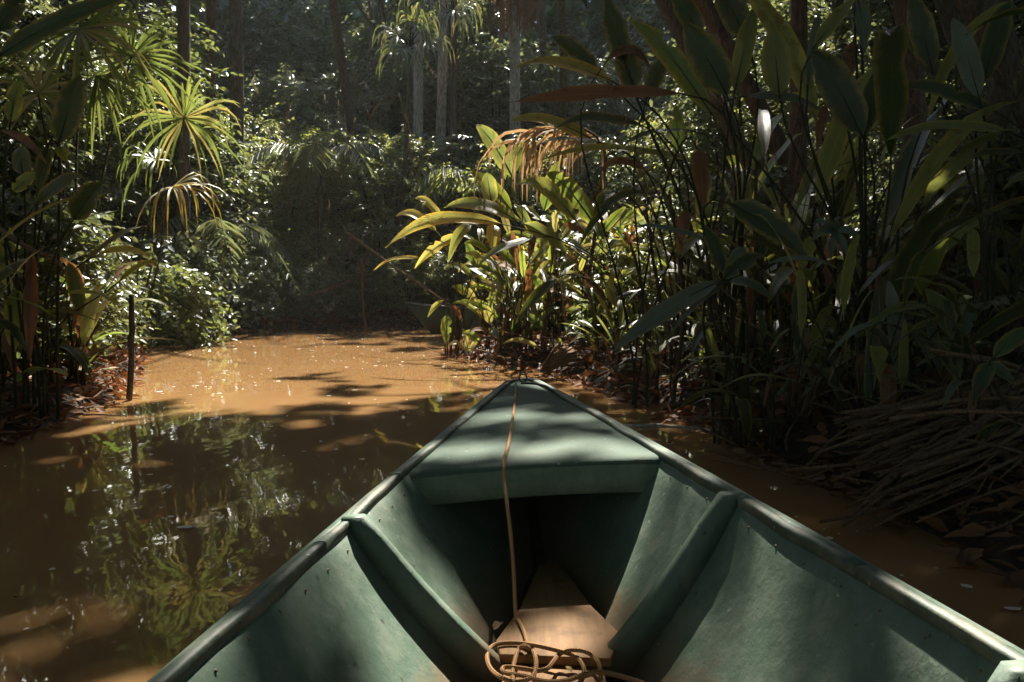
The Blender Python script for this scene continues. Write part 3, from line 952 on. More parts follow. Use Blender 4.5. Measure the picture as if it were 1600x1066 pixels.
A1 = shrub_proto('bush', 'dense fine-leaved bush in the dim forest behind the creek banks', 'bush', 1.3, 2.4, 520, 10, .55, .105, .05, 'bush', seed=1, group=GB)
A2 = shrub_proto('bush', 'dense fine-leaved bush in the dim forest behind the creek banks', 'bush', 1.4, 2.1, 460, 9, .6, .13, .065, 'bush_grey', seed=2, group=GB)
A3 = shrub_proto('bush', 'dense fine-leaved bush in the dim forest behind the creek banks', 'bush', 1.5, 2.0, 520, 12, .75, .095, .04, 'bush_light', droop=.22, seed=3, group=GB, flat=1.2)
A4 = shrub_proto('understory_tree', 'slender leafy understory tree in the dim forest behind the creek banks', 'tree', 1.7, 6.2, 900, 10, .75, .14, .06, 'bush', seed=4, low=.12, group='understory trees in the dim forest')
A5 = shrub_proto('understory_tree', 'slender leafy understory tree in the dim forest behind the creek banks', 'tree', 1.9, 7.0, 900, 9, .85, .17, .075, 'bush_grey', seed=5, low=.18, group='understory trees in the dim forest')
A6 = shrub_proto('creeper_bush', 'low creeper-covered bush in the dim forest behind the creek banks', 'bush', 1.2, 1.3, 620, 10, .5, .092, .062, 'bush', droop=.6, seed=6, low=.02, group='creeper bushes along the banks')
pl = random.Random(5)
A7 = shrub_proto('low_plant', 'low leafy plant on the shaded bank among leaf litter', 'plant', .45, .5, 60, 8, .35, .10, .045, 'bush', seed=7, low=.05, group='low leafy plants on the banks', nstem=4)

A8 = shrub_proto('tall_bush', 'tall layered bush in the leafy wall behind the far bank', 'bush', 2.0, 4.6, 1000, 11, .8, .12, .052, 'bush_light', droop=.22, seed=8, group='tall bushes in the leafy wall', low=.03, flat=1.2, nstem=8)
A9 = shrub_proto('tall_bush', 'tall layered bush in the leafy wall behind the far bank', 'bush', 1.8, 4.4, 700, 8, .85, .21, .09, 'bush_grey', droop=.3, seed=9, group='tall bushes in the leafy wall', low=.03, nstem=8)
A10 = shrub_proto('creeper_bush', 'creeper bush coloured paler to brighten the far bank', 'bush', 1.2, 1.5, 560, 9, .55, .115, .08, 'bush_grey', droop=.6, seed=12, low=.02, group='creeper bushes along the banks')  # creeper copy with paler leaf colour in place of missing light
# bushes one can point to
place(A8, -3.2, 23.4, 1.0, .4, 'sunlit bush with layered feathery sprays below the pair of pale trunks')
place(A8, -6.0, 23.2, .98, 2.0, 'feathery dim green bush between the grey-brown trunk and the sunlit bush')
place(A9, -.9, 23.2, .85, 1.1, 'dark rounded bush behind the moored canoe')
place(A9, -7.6, 20.2, 1.0, 2.7, 'tall grey-green bush overhanging the far left corner of the creek')
place(A10, -6.9, 16.9, 1.25, .3, 'creeper bush with heart-shaped leaves tumbling to the water below the sunlit fan palm')
place(A6, -6.1, 14.6, 1.15, 2.3, 'creeper bush trailing over the left bank in front of the heart-leaved tangle')
place(A10, -6.1, 19.0, .95, 4.0, 'creeper bush draped over the bank at the back left of the water')
place(A10, -4.2, 19.9, .75, 1.0, 'creeper bush hanging over the far bank left of the stake')
place(A10, -.2, 19.9, .8, 5.0, 'small creeper bush on the far bank right of the leaning pole')
place(A6, -6.3, 12.5, .85, .9, 'dark creeper bush behind the upright mossy post on the left bank')
place(A2, -5.2, 9.4, .8, 3.3, 'shaded grey-leaved bush low on the left bank')
# the forest behind them
def fill(protos, n, x0, x1, y0, y1, s0, s1, test=None):
    k = 0
    tries = 0
    while k < n and tries < n * 40:
        tries += 1
        x, y = pl.uniform(x0, x1), pl.uniform(y0, y1)
        if float(wsdf(np.array([x]), np.array([y]))[0]) < .7 or (test and not test(x, y)):
            continue
        place(pl.choice(protos), x, y, pl.uniform(s0, s1), pl.uniform(0, 6.28))
        k += 1
for x_, y_, s_ in ((-8.8, 18.4, 1.0), (-4.6, 25.4, 1.1), (-7.6, 24.6, 1.15), (.9, 22.8, 1.0), (2.6, 22.2, 1.0), (-1.9, 24.8, 1.1), (-9.2, 15.2, .9), (4.6, 21.5, 1.1), (-8.6, 21.5, 1.2)):
    place(pl.choice([A8, A9]), x_, y_, s_, pl.uniform(0, 6.28))
for i_, (x_, y_, s_) in enumerate(((-2.4, 20.5, .62), (-3.6, 20.7, .68), (-5.0, 20.5, .66), (-1.2, 20.6, .62), (.4, 20.8, .65), (-6.6, 20.4, .8), (-2.0, 21.6, .95), (-3.2, 21.8, 1.0), (-4.6, 21.7, .98), (-6.0, 21.6, 1.05), (-.6, 21.8, .95))):
    place((A3, A2, A3, A1, A2, A3)[i_ % 6], x_, y_, s_, i_ * 1.3)
fill([A1, A2, A3], 5, -9, 3, 22.5, 25, .9, 1.2)
fill([A4, A5], 12, -11, 6, 25.5, 27.5, .62, .8)
fill([A4, A5], 14, -13, 7, 27, 30, .9, 1.15)
fill([A4, A5], 26, -16, 10, 28, 37, 1.0, 1.6)
fill([A1, A2, A6], 16, -12, -5.6, 6, 19, .8, 1.3, lambda x, y: x < -6.2 - .12 * (y - 6) or y < 9)
fill([A4, A5], 14, -15, -7.5, 8, 24, .8, 1.2)
fill([A3, A1, A2], 12, 3.0, 9, 9, 15, .7, 1.1, lambda x, y: x > 2.4)
for x_, y_, s_ in ((1.6, 13.2, .75), (2.6, 12.4, .8), (.8, 13.9, .6), (3.4, 13.6, .9), (2.2, 11.2, .55)):
    place(A3, x_, y_, s_, x_ * 3)
fill([A4, A5], 10, 5.5, 14, 11, 24, .8, 1.2)
fill([A1, A2], 8, 5.0, 9, 5, 9, .8, 1.1)
# far-off wood beyond, one mass
n = 80000
th = np.concatenate([rng.uniform(-math.pi, math.pi, 40000), rng.uniform(-.75, .75, 40000)])  # first half runs full circle, added to block low sky light
R_ = rng.uniform(36, 46, n)
x, y = R_ * np.sin(th), R_ * np.cos(th) - 2
z = rng.uniform(-.2, 19, n)
p = np.stack([x, y, z], 1)
V, F, r = leaves(p, rng.normal(0, 1, p.shape), nrm(np.stack([-np.sin(th), -np.cos(th), np.full(n, .6)], 1)) + rng.normal(0, .4, p.shape), rng.uniform(.5, 1.2, n), rng.uniform(.3, .6, n))
o = obj('far_forest', mesh_np('far_forest', V, F, None, r), M['canopy'], kind='stuff')
tag(o, 'dim mass of far-off forest foliage closing the view behind the trees', 'forest')
# ------------------------------------------------------------------ fan palms
def fan_frond(parent, org, C, axis_, normal, R, n=26, spread=290, droop=.5, mats=('palm',), stalk_from=None, width=.05, seed=0, nseg=6):
    rs = np.random.default_rng(seed)
    A = nrm(axis_); Nn = nrm(np.asarray(normal, float) - A * np.dot(normal, A)); Bv = np.cross(Nn, A)
    # hub and stalk
    pts = [C - A * .02, C + A * .05]
    if stalk_from is not None:
        g = np.asarray(stalk_from, float)
        pts = list(bez(g, (g + C) / 2 + np.array([0, 0, .25 * np.linalg.norm(C - g)]) - A * .2 * np.linalg.norm(C - g), C, 12))
    v, f = tube(np.array(pts) - org, np.linspace(.016, .010, len(pts)), 6)
    fr = obj('frond', mesh_np('frond', v, f, smooth=True), M['stem'], parent)
    for i in range(n):
        a = math.radians(-spread / 2 + spread * i / (n - 1) + rs.normal(0, 5))
        d = nrm(math.cos(a) * A + math.sin(a) * Bv + Nn * rs.normal(.12, .2))
        L = R * rs.uniform(.6, 1.1) * (1 - .12 * abs(a) / 2.5)
        t = np.linspace(0, 1, nseg + 1)
        dr = droop * rs.uniform(.6, 1.4)
        k = np.clip((t - .35) / .65, 0, 1) ** 2
        sp = C + d * (t * L)[:, None] * (1 - .25 * dr * k)[:, None] + np.array([0, 0, -1.0]) * (dr * L * k * .75)[:, None]
        tan = nrm(np.gradient(sp, axis=0))
        sd = nrm(np.cross(tan, Nn[None]) + 1e-6)
        up = np.cross(sd, tan)
        w = width * R * np.array([.25, .7, 1.0, .95, .8, .5, .06])[:nseg + 1] * rs.uniform(.8, 1.2)
        V = np.concatenate([sp - sd * w[:, None] / 2 + up * w[:, None] * .22, sp, sp + sd * w[:, None] / 2 + up * w[:, None] * .22])
        m = nseg + 1
        F = [(i0, i0 + m, i0 + m + 1, i0 + 1) for i0 in range(nseg)] + [(i0 + m, i0 + 2 * m, i0 + 2 * m + 1, i0 + m + 1) for i0 in range(nseg)]
        uv = [(0, q) for q in t] + [(.5, q) for q in t] + [(1, q) for q in t]
        mt = mats[rs.integers(0, len(mats))]
        obj('leaflet', mesh_np('leaflet', V - org, np.array(F), uv, np.full(len(V), rs.random()), False), M[mt], fr)
    return fr

def toward_cam(p):
    return nrm(np.array([0, 0, CAMH]) - p)
RT, UP = np.array([1.0, 0, 0]), np.array([0, 0, 1.0])
# the sunlit palm on the left bank: one green fan and one yellowed fan below it
b0 = base_pt(215, 12.9)
fp = thing('fan_palm', 'sunlit fan palm on the left bank, a yellowed frond below the green', 'palm', b0)
C = P(288, 184, 12.3)
fan_frond(fp, b0, C, UP * .9 + RT * .1 - np.array([0, .35, 0]), toward_cam(C) + UP * .3, 1.12, 36, 320, .5, ('palm', 'palm', 'palm', 'palm_pale'), b0 + UP * .3, .03, 1)
C = P(270, 292, 12.5)
fan_frond(fp, b0, C, RT * .9 - UP * .15 - np.array([0, .3, 0]), UP + toward_cam(C) * .5, 1.0, 20, 175, .75, ('palm_yellow', 'palm_yellow', 'palm_pale'), b0 + UP * .2, .035, 2)
C = P(243, 250, 12.9)
fan_frond(fp, b0, C, -RT * .6 + UP * .3, UP + toward_cam(C) * .6, .8, 18, 220, .8, ('palm',), b0 + UP * .2, .05, 22)
b0 = base_pt(130, 11.0)
fp = thing('fan_palm', 'shaded fan palm at the upper left with fronds hanging over the sunlit fan', 'palm', b0)
C = P(123, 44, 10.6)
fan_frond(fp, b0, C, RT * .6 - UP * .6, toward_cam(C) * .8 + UP * .5, 1.15, 30, 240, .45, ('palm', 'palm', 'palm_pale'), b0 + UP * .3, .036, 3)
C = P(206, 88, 11.5)
fan_frond(fp, b0, C, UP * .9 + RT * .2, toward_cam(C) + UP * .3, 1.1, 34, 300, .35, ('palm',), b0 + UP * .3, .036, 4)
C = P(150, 118, 11.2)
fan_frond(fp, b0, C, -UP + RT * .5, toward_cam(C), .95, 26, 160, .5, ('palm',), b0 + UP * .3, .036, 23)
C = P(60, 146, 9.6)
fan_frond(fp, b0, C, UP * .8 + RT * .1, toward_cam(C) + UP * .4, .62, 26, 300, .3, ('palm', 'palm_pale', 'palm_pale'), b0 + UP * .3, .05, 5)
# the palm at the back with a leaning stem
b0 = base_pt(606, 22.0)
top = P(640, 76, 22.0)
fp = thing('fan_palm', 'grey-green fan palm with a thin leaning stem in front of the pale trunks', 'palm', b0)
V, F, pts = trunk_mesh(b0, top, .065, .05, .15, 3, 12, 8, .3)
obj('trunk', mesh_np('trunk', V - b0, F, smooth=True), M['bark'], fp)
for i, (dx, dz, nx) in enumerate(((.55, .5, .2), (-.6, .3, -.3), (.2, .8, .1), (.9, -.1, .5), (-.3, -.5, 0), (.5, .9, .4))):
    C = top + np.array([dx * .5, random.uniform(-.4, .2), dz * .5 + .2])
    fan_frond(fp, b0, C, np.array([dx, -.25, dz]), np.array([-dx * .4, -.7, .8]), .95, 20, 220, .8, ('palm_pale', 'palm', 'bush_grey'), top, .05, 30 + i)
b0 = base_pt(735, 24.6)
top = P(700, 25, 23.5)
fp = thing('fan_palm', 'pale drooping fan palm high beside the mottled trunk at the top of the view', 'palm', b0)
V, F, pts = trunk_mesh(b0, top, .07, .05, .2, 4, 12, 8, .3)
obj('trunk', mesh_np('trunk', V - b0, F, smooth=True), M['bark'], fp)
for i, (dx, dz, nx) in enumerate(((.9, .2, 0), (-.8, .3, 0), (.6, .7, 0), (-.3, .9, 0), (.3, -.2, 0))):
    C = top + np.array([dx * .6, random.uniform(-.4, .2), dz * .6 + .2])
    fan_frond(fp, b0, C, np.array([dx, -.25, dz]), np.array([-dx * .4, -.7, .8]), 1.1, 22, 230, .9, ('palm_pale', 'palm', 'bush_grey'), top, .045, 40 + i)
def feather_palm(label, px, d, htop, nf, seed, mat='bush_light', Lf=2.2):
    rs = np.random.default_rng(seed)
    b0 = base_pt(px, d)
    top = b0 + np.array([0, 0, htop])
    t = thing('feather_palm', label, 'palm', b0)
    V, F, _ = trunk_mesh(b0, top, .05, .04, .1, seed, 8, 8, .3)
    obj('trunk', mesh_np('trunk', V - b0, F, smooth=True), M['bark'], t)
    for i in range(nf):
        a = 6.28 * i / nf + rs.normal(0, .2)
        L = Lf * rs.uniform(.8, 1.1)
        e = top + np.array([math.cos(a) * L * .85, math.sin(a) * L * .85, rs.uniform(-.7, .1)])
        sp = bez(top, top + np.array([math.cos(a) * L * .4, math.sin(a) * L * .4, L * .65]), e, 30)
        v, f = tube(sp[::3] - b0, np.linspace(.016, .005, 10), 5)
        fr = obj('frond', mesh_np('frond', v, f, smooth=True), M['stem'], t)
        tan = nrm(np.gradient(sp, axis=0))
        sd = nrm(np.cross(tan, np.array([0, 0, 1.0])))
        pp = np.repeat(sp[3:], 2, 0); tt_ = np.repeat(tan[3:], 2, 0); ss_ = np.repeat(sd[3:], 2, 0) * np.tile([[1], [-1]], (27, 1))
        k = np.repeat(np.linspace(.15, 1, 27), 2)
        LL = .62 * np.sin(np.clip(k, .1, .93) * math.pi) ** .6 * rs.uniform(.8, 1.1, 54)
        v, f, r = leaves(pp - b0, ss_ + tt_ * .5 + np.array([0, 0, -.65]) + rs.normal(0, .12, pp.shape), np.array([0, 0, 1.0]) + ss_ * .4, LL, np.full(54, .05))
        obj('leaflets', mesh_np('leaflets', v, f, None, r), M[mat], fr, kind='stuff')
feather_palm('feathery palm rising out of the bushes right of the grey-brown trunk', 505, 21.6, 3.2, 9, 62, 'bush_grey', 2.4)
feather_palm('feathery palm beside the slim reddish trunk behind the point', 752, 21.0, 2.6, 9, 63)
feather_palm('feathery palm low behind the sunlit fan palm on the left bank', 330, 18.2, 1.4, 8, 64, 'bush_grey')
# palm with a skirt of dead fronds
b0 = base_pt(803, 24)
top = P(803, -40, 24)
fp = thing('skirted_palm', 'palm trunk with a thick brown skirt of dead hanging fronds at the top', 'palm', b0)
V, F, pts = trunk_mesh(b0, top, .16, .14, .05, 6, 14, 10, .3)
obj('trunk', mesh_np('trunk', V - b0, F, smooth=True), M['bark_pale'], fp)
rs = np.random.default_rng(77)
for i in range(110):
    a = rs.uniform(0, 6.28)
    r0_, r1_ = .15, rs.uniform(.3, .95)
    z1 = rs.uniform(-1.7, -.9)
    p0 = top + np.array([math.cos(a) * r0_, math.sin(a) * r0_, .3])
    p1_ = top + np.array([math.cos(a) * r1_, math.sin(a) * r1_, .1])
    p2_ = top + np.array([math.cos(a) * r1_ * .75, math.sin(a) * r1_ * .75, z1])
    v, f = tube(bez(p0, p1_, p2_, 6) - b0, np.linspace(.03, .012, 6), 4)
    obj('dead_frond', mesh_np('dead_frond', v, f), M['thatch'], fp)

# ------------------------------------------------------------------ big-leaved plants one can point to
BIG = 'plant'
leafy_plant('big_leaf_plant', 'sunlit yellow-green big-leaved plant with long leaves reaching over the water', base_pt(985, 10.2), [
    (782, 350, 602, 363, 10.6, 10.9, 27, 55, .10, 'yellow'), (808, 345, 694, 322, 10.8, 11.2, 29, 50, .13, 'olive'), (820, 350, 886, 392, 10.6, 10.4, 27, 60, .05, 'olive', {'nostem': 1}),
    (832, 372, 745, 406, 10.3, 10.2, 17, 40, .05, 'grey'), (872, 434, 805, 498, 10.0, 9.8, 18, 50, .05, 'dark'), (902, 348, 808, 270, 10.8, 11.2, 29, 62, .12, 'olive')])
leafy_plant('big_leaf_plant', 'big-leaved plant with upright bright green blades behind the yellow leaves of the point', base_pt(805, 12.2), [
    (802, 278, 743, 184, 12.0, 12.2, 30, 70, .05, 'olive'), (768, 320, 760, 262, 12.2, 12.2, 28, 80, .0, 'olive'), (790, 282, 822, 215, 12.4, 12.6, 26, 75, .05, 'green'),
    (930, 352, 853, 254, 11.4, 11.6, 36, 78, .04, 'green'), (772, 352, 770, 392, 11.8, 11.6, 26, 70, .1, 'yellow'), (800, 330, 735, 268, 12.3, 12.6, 24, 60, .1, 'green'), (850, 330, 872, 250, 12.5, 12.6, 28, 75, .02, 'green')])
leafy_plant('big_leaf_plant', 'yellowed narrow-leaved plant at the very tip of the point', base_pt(715, 12.6), [
    (690, 342, 648, 303, 12.6, 12.8, 15, 55, .1, 'yellow'), (682, 362, 617, 330, 12.6, 12.9, 18, 55, .15, 'yellow'), (722, 370, 648, 418, 12.4, 12.4, 19, 60, .15, 'yellow'),
    (656, 403, 584, 411, 12.9, 13.5, 9, 55, .04, 'yellow'), (736, 352, 700, 402, 12.3, 12.1, 20, 60, .2, 'olive'), (745, 420, 728, 372, 12.4, 12.5, 16, 75, .0, 'green'), (762, 440, 742, 385, 12.3, 12.4, 18, 75, .05, 'olive')])
leafy_plant('big_leaf_plant', 'short plant with one bright hanging leaf in the water at the point', base_pt(703, 12.4), [
    (698, 492, 697, 534, 12.3, 12.3, 20, 80, .0, 'green'), (693, 470, 668, 492, 12.4, 12.4, 10, 60, .1, 'olive'), (706, 478, 722, 500, 12.3, 12.3, 10, 60, .1, 'dead')])
leafy_plant('seedling', 'pale arching seedling at the water edge in front of the orange litter', base_pt(732, 12.0), [
    (732, 552, 700, 538, 11.9, 11.8, 10, 50, .3, 'palm_pale'), (732, 550, 722, 508, 11.9, 11.9, 9, 60, .1, 'palm_pale'), (734, 550, 752, 528, 11.9, 11.8, 9, 60, .2, 'palm_pale')], stem_r=.006)
# lower growth filling the point
pr = random.Random(9)
for gi in range(60):
    px, d = pr.uniform(738, 1010), pr.uniform(10.6, 13.6)
    base = base_pt(px, d)
    if float(wsdf(base[:1], base[1:2])[0]) < .02:
        continue
    sp = []
    cx0 = CX + base[0] / d * FPX
    gy0 = HOR + (CAMH - base[2]) * FPX / d
    for k in range(pr.randint(5, 8)):
        a = pr.uniform(-1.1, 1.1)
        hb = pr.uniform(20, 175)
        L = pr.uniform(30, 75)
        bx, by = cx0 + a * 22, gy0 - hb
        tip = (bx + math.sin(a) * L, by - math.cos(a) * L * pr.uniform(.2, 1))
        sp.append((bx, by, *tip, d + pr.uniform(-.3, .3), d + pr.uniform(-.4, .4), pr.uniform(8, 16), pr.uniform(35, 85), pr.uniform(0, .2), pr.choice(['green', 'olive', 'olive', 'yellow', 'green', 'green', 'palm_pale', 'dead'])))
    leafy_plant('big_leaf_plant', 'knee-high leafy shoot in the sunlit undergrowth of the point', base, sp, group='leafy shoots crowding the point', stem_r=.008)

# right bank, from the middle of the picture towards the edge
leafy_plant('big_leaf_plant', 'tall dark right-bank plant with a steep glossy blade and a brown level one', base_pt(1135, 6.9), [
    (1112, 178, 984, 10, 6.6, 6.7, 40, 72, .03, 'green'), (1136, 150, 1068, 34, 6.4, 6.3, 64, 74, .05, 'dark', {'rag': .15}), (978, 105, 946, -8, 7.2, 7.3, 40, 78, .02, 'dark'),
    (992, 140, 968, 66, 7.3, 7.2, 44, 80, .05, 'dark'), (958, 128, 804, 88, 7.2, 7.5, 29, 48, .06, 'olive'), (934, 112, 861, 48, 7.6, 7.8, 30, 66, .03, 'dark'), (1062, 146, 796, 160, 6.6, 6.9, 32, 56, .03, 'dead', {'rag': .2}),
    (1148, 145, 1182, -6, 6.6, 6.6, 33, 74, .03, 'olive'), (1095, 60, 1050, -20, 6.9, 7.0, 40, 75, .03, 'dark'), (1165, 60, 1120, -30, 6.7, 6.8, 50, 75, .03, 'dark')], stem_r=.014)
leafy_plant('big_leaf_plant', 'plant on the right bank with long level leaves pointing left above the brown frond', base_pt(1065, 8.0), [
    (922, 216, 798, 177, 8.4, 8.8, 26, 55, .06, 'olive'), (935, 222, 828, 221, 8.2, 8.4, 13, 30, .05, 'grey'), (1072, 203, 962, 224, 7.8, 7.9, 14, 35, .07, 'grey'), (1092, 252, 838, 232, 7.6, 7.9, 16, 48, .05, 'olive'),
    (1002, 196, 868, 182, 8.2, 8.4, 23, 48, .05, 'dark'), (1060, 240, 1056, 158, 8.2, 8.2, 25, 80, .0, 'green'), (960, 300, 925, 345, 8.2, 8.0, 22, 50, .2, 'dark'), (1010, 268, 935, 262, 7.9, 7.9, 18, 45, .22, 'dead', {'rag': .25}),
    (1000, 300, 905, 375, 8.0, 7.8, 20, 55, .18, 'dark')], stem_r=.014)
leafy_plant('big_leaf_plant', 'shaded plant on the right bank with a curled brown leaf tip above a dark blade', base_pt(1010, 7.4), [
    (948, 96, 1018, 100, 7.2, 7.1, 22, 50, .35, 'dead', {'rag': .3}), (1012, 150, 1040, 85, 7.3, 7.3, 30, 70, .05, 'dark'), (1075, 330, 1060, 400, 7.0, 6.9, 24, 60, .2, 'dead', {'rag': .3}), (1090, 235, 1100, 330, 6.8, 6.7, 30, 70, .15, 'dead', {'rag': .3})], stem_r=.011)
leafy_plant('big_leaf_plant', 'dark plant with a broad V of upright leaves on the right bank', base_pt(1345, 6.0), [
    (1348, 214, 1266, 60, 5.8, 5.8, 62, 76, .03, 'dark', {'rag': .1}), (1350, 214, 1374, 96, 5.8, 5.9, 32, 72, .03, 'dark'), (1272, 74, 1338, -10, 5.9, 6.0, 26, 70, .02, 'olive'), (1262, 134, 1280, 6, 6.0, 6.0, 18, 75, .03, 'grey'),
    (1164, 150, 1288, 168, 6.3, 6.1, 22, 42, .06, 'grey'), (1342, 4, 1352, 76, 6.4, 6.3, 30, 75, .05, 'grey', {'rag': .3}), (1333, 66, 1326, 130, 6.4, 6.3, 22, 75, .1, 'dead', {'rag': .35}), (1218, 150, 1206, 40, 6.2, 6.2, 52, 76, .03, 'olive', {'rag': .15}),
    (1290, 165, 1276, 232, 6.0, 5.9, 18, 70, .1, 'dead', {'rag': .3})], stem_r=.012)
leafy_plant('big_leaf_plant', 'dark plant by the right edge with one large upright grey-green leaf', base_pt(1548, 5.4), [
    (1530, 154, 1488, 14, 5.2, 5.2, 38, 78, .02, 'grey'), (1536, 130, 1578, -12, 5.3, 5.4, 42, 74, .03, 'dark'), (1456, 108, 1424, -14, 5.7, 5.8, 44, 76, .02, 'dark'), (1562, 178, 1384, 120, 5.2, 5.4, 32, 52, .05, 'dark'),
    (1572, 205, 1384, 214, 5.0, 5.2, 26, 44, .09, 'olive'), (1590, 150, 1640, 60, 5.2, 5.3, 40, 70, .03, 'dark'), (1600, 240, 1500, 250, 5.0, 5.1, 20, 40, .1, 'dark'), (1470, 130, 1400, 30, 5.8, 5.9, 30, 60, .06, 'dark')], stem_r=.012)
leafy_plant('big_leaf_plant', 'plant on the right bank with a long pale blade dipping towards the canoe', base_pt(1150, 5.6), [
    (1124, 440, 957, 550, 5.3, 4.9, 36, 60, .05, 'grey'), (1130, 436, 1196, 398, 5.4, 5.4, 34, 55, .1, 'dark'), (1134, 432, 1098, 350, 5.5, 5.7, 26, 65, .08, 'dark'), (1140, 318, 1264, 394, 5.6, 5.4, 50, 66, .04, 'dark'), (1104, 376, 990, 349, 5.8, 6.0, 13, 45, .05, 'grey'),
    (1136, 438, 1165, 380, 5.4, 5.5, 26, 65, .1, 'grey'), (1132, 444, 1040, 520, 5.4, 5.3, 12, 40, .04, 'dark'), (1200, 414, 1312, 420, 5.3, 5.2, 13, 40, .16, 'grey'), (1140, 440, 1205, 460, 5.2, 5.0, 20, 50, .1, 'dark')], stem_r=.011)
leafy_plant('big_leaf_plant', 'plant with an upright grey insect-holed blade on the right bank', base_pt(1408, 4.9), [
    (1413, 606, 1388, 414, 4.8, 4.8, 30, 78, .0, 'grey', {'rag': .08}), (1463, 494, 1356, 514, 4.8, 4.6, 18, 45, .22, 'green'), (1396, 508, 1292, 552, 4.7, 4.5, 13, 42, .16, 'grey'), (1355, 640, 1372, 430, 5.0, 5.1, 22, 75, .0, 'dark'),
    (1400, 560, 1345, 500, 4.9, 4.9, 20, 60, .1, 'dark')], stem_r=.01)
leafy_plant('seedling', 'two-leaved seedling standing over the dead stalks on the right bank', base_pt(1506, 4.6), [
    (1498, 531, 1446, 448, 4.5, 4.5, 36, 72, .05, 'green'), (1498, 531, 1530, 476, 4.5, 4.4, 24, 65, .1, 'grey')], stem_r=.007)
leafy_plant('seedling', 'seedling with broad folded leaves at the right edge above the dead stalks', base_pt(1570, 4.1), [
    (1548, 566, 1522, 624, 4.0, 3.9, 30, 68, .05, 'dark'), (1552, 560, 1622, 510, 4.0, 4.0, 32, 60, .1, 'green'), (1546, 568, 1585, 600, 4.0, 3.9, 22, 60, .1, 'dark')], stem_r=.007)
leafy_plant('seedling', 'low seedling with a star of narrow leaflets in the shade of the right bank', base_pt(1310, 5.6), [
    (1304, 362, 1304 + dx, 362 + dy, 5.5, 5.4, 15, 60, .12, 'grey', {'nostem': i > 0}) for i, (dx, dy) in enumerate(((-38, 12), (-34, -18), (-6, 42), (20, 38), (38, 4), (8, -24)))], stem_r=.007)

# left bank
leafy_plant('big_leaf_plant', 'dark plant at the upper left corner with one huge yellow-edged leaf overhead', base_pt(-140, 4.6), [
    (-8, 92, 198, -6, 4.3, 4.3, 38, 60, .06, 'dark'), (-6, 52, 38, -12, 4.2, 4.3, 40, 60, .05, 'dark'), (-60, 120, -10, 20, 4.4, 4.4, 40, 70, .05, 'dark')], stem_r=.014)  # dark leaf colour stands in for shade on the corner leaf
leafy_plant('big_leaf_plant', 'plant on the left bank with an upright dark blade edged in light', base_pt(58, 6.6), [
    (92, 224, 126, 112, 6.4, 6.4, 46, 80, .02, 'dark'), (16, 192, 32, 114, 6.6, 6.6, 28, 76, .02, 'green'), (0, 204, 74, 256, 6.4, 6.2, 18, 50, .12, 'dead', {'rag': .2}), (36, 276, 30, 222, 6.7, 6.8, 30, 70, .0, 'grey'), (57, 320, 130, 264, 6.3, 6.2, 30, 55, .06, 'dark'),
    (114, 344, 162, 284, 6.2, 6.1, 44, 66, .05, 'dark'), (20, 300, 62, 268, 6.5, 6.5, 24, 66, .05, 'green'), (75, 230, 60, 300, 6.4, 6.3, 24, 60, .1, 'dark'), (92, 228, 104, 250, 6.3, 6.2, 20, 70, .0, 'green')], stem_r=.012)
leafy_plant('big_leaf_plant', 'shaded plant overhanging the water on the left bank with one bright narrow leaf', base_pt(70, 7.4), [
    (98, 458, 186, 466, 7.0, 6.9, 10, 40, .06, 'green'), (-10, 418, 46, 388, 6.6, 6.6, 22, 50, .06, 'dark'), (186, 440, 250, 405, 7.4, 7.4, 14, 45, .12, 'green'), (150, 400, 235, 395, 7.6, 7.5, 16, 45, .1, 'olive'),
    (20, 460, 80, 500, 6.8, 6.7, 18, 50, .15, 'dark'), (110, 545, 140, 570, 7.2, 7.1, 14, 50, .15, 'dark'), (90, 540, 145, 590, 7.1, 7.0, 12, 50, .2, 'dark'), (0, 500, 40, 540, 6.5, 6.4, 18, 50, .1, 'dark')], stem_r=.01)

# ------------------------------------------------------------------ clumps of the same big-leaved plant filling the banks
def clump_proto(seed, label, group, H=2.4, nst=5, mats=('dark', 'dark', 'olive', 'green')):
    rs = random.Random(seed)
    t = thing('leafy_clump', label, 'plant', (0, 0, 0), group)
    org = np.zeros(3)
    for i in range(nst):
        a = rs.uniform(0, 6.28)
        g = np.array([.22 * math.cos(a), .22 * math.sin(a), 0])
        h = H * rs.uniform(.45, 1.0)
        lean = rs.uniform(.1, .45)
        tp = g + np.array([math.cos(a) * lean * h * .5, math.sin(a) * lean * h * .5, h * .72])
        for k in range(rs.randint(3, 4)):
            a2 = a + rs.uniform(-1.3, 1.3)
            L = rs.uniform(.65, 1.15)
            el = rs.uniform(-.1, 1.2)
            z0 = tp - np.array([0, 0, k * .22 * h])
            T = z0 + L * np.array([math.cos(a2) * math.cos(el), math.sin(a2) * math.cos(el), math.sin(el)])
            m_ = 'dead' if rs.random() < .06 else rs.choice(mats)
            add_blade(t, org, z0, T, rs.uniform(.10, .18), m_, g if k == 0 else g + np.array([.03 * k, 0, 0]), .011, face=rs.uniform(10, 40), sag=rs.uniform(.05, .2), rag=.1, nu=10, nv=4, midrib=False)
        # dead hanging sheaths
        z0 = g + np.array([0, 0, h * .45])
        add_blade(t, org, z0, z0 + np.array([math.cos(a) * .18, math.sin(a) * .18, -.45]), .10, 'dead', None, face=60, sag=.2, rag=.3, nu=8, nv=4, midrib=False)
    return t
GR, GL = 'big-leaved clumps crowding the shaded right bank', 'big-leaved clumps behind the plants of the left bank'
def spread(protos, spots):
    used = set()
    for (x, y, s, rz) in spots:
        pr_ = pl.choice(protos)
        o = pr_ if pr_.name not in used else copy_tree(pr_)
        used.add(pr_.name)
        o.location = (x, y, float(gz(np.array([x]), np.array([y]))[0]) - .03)
        o.rotation_euler = (0, 0, rz); o.scale = (s, s, s)
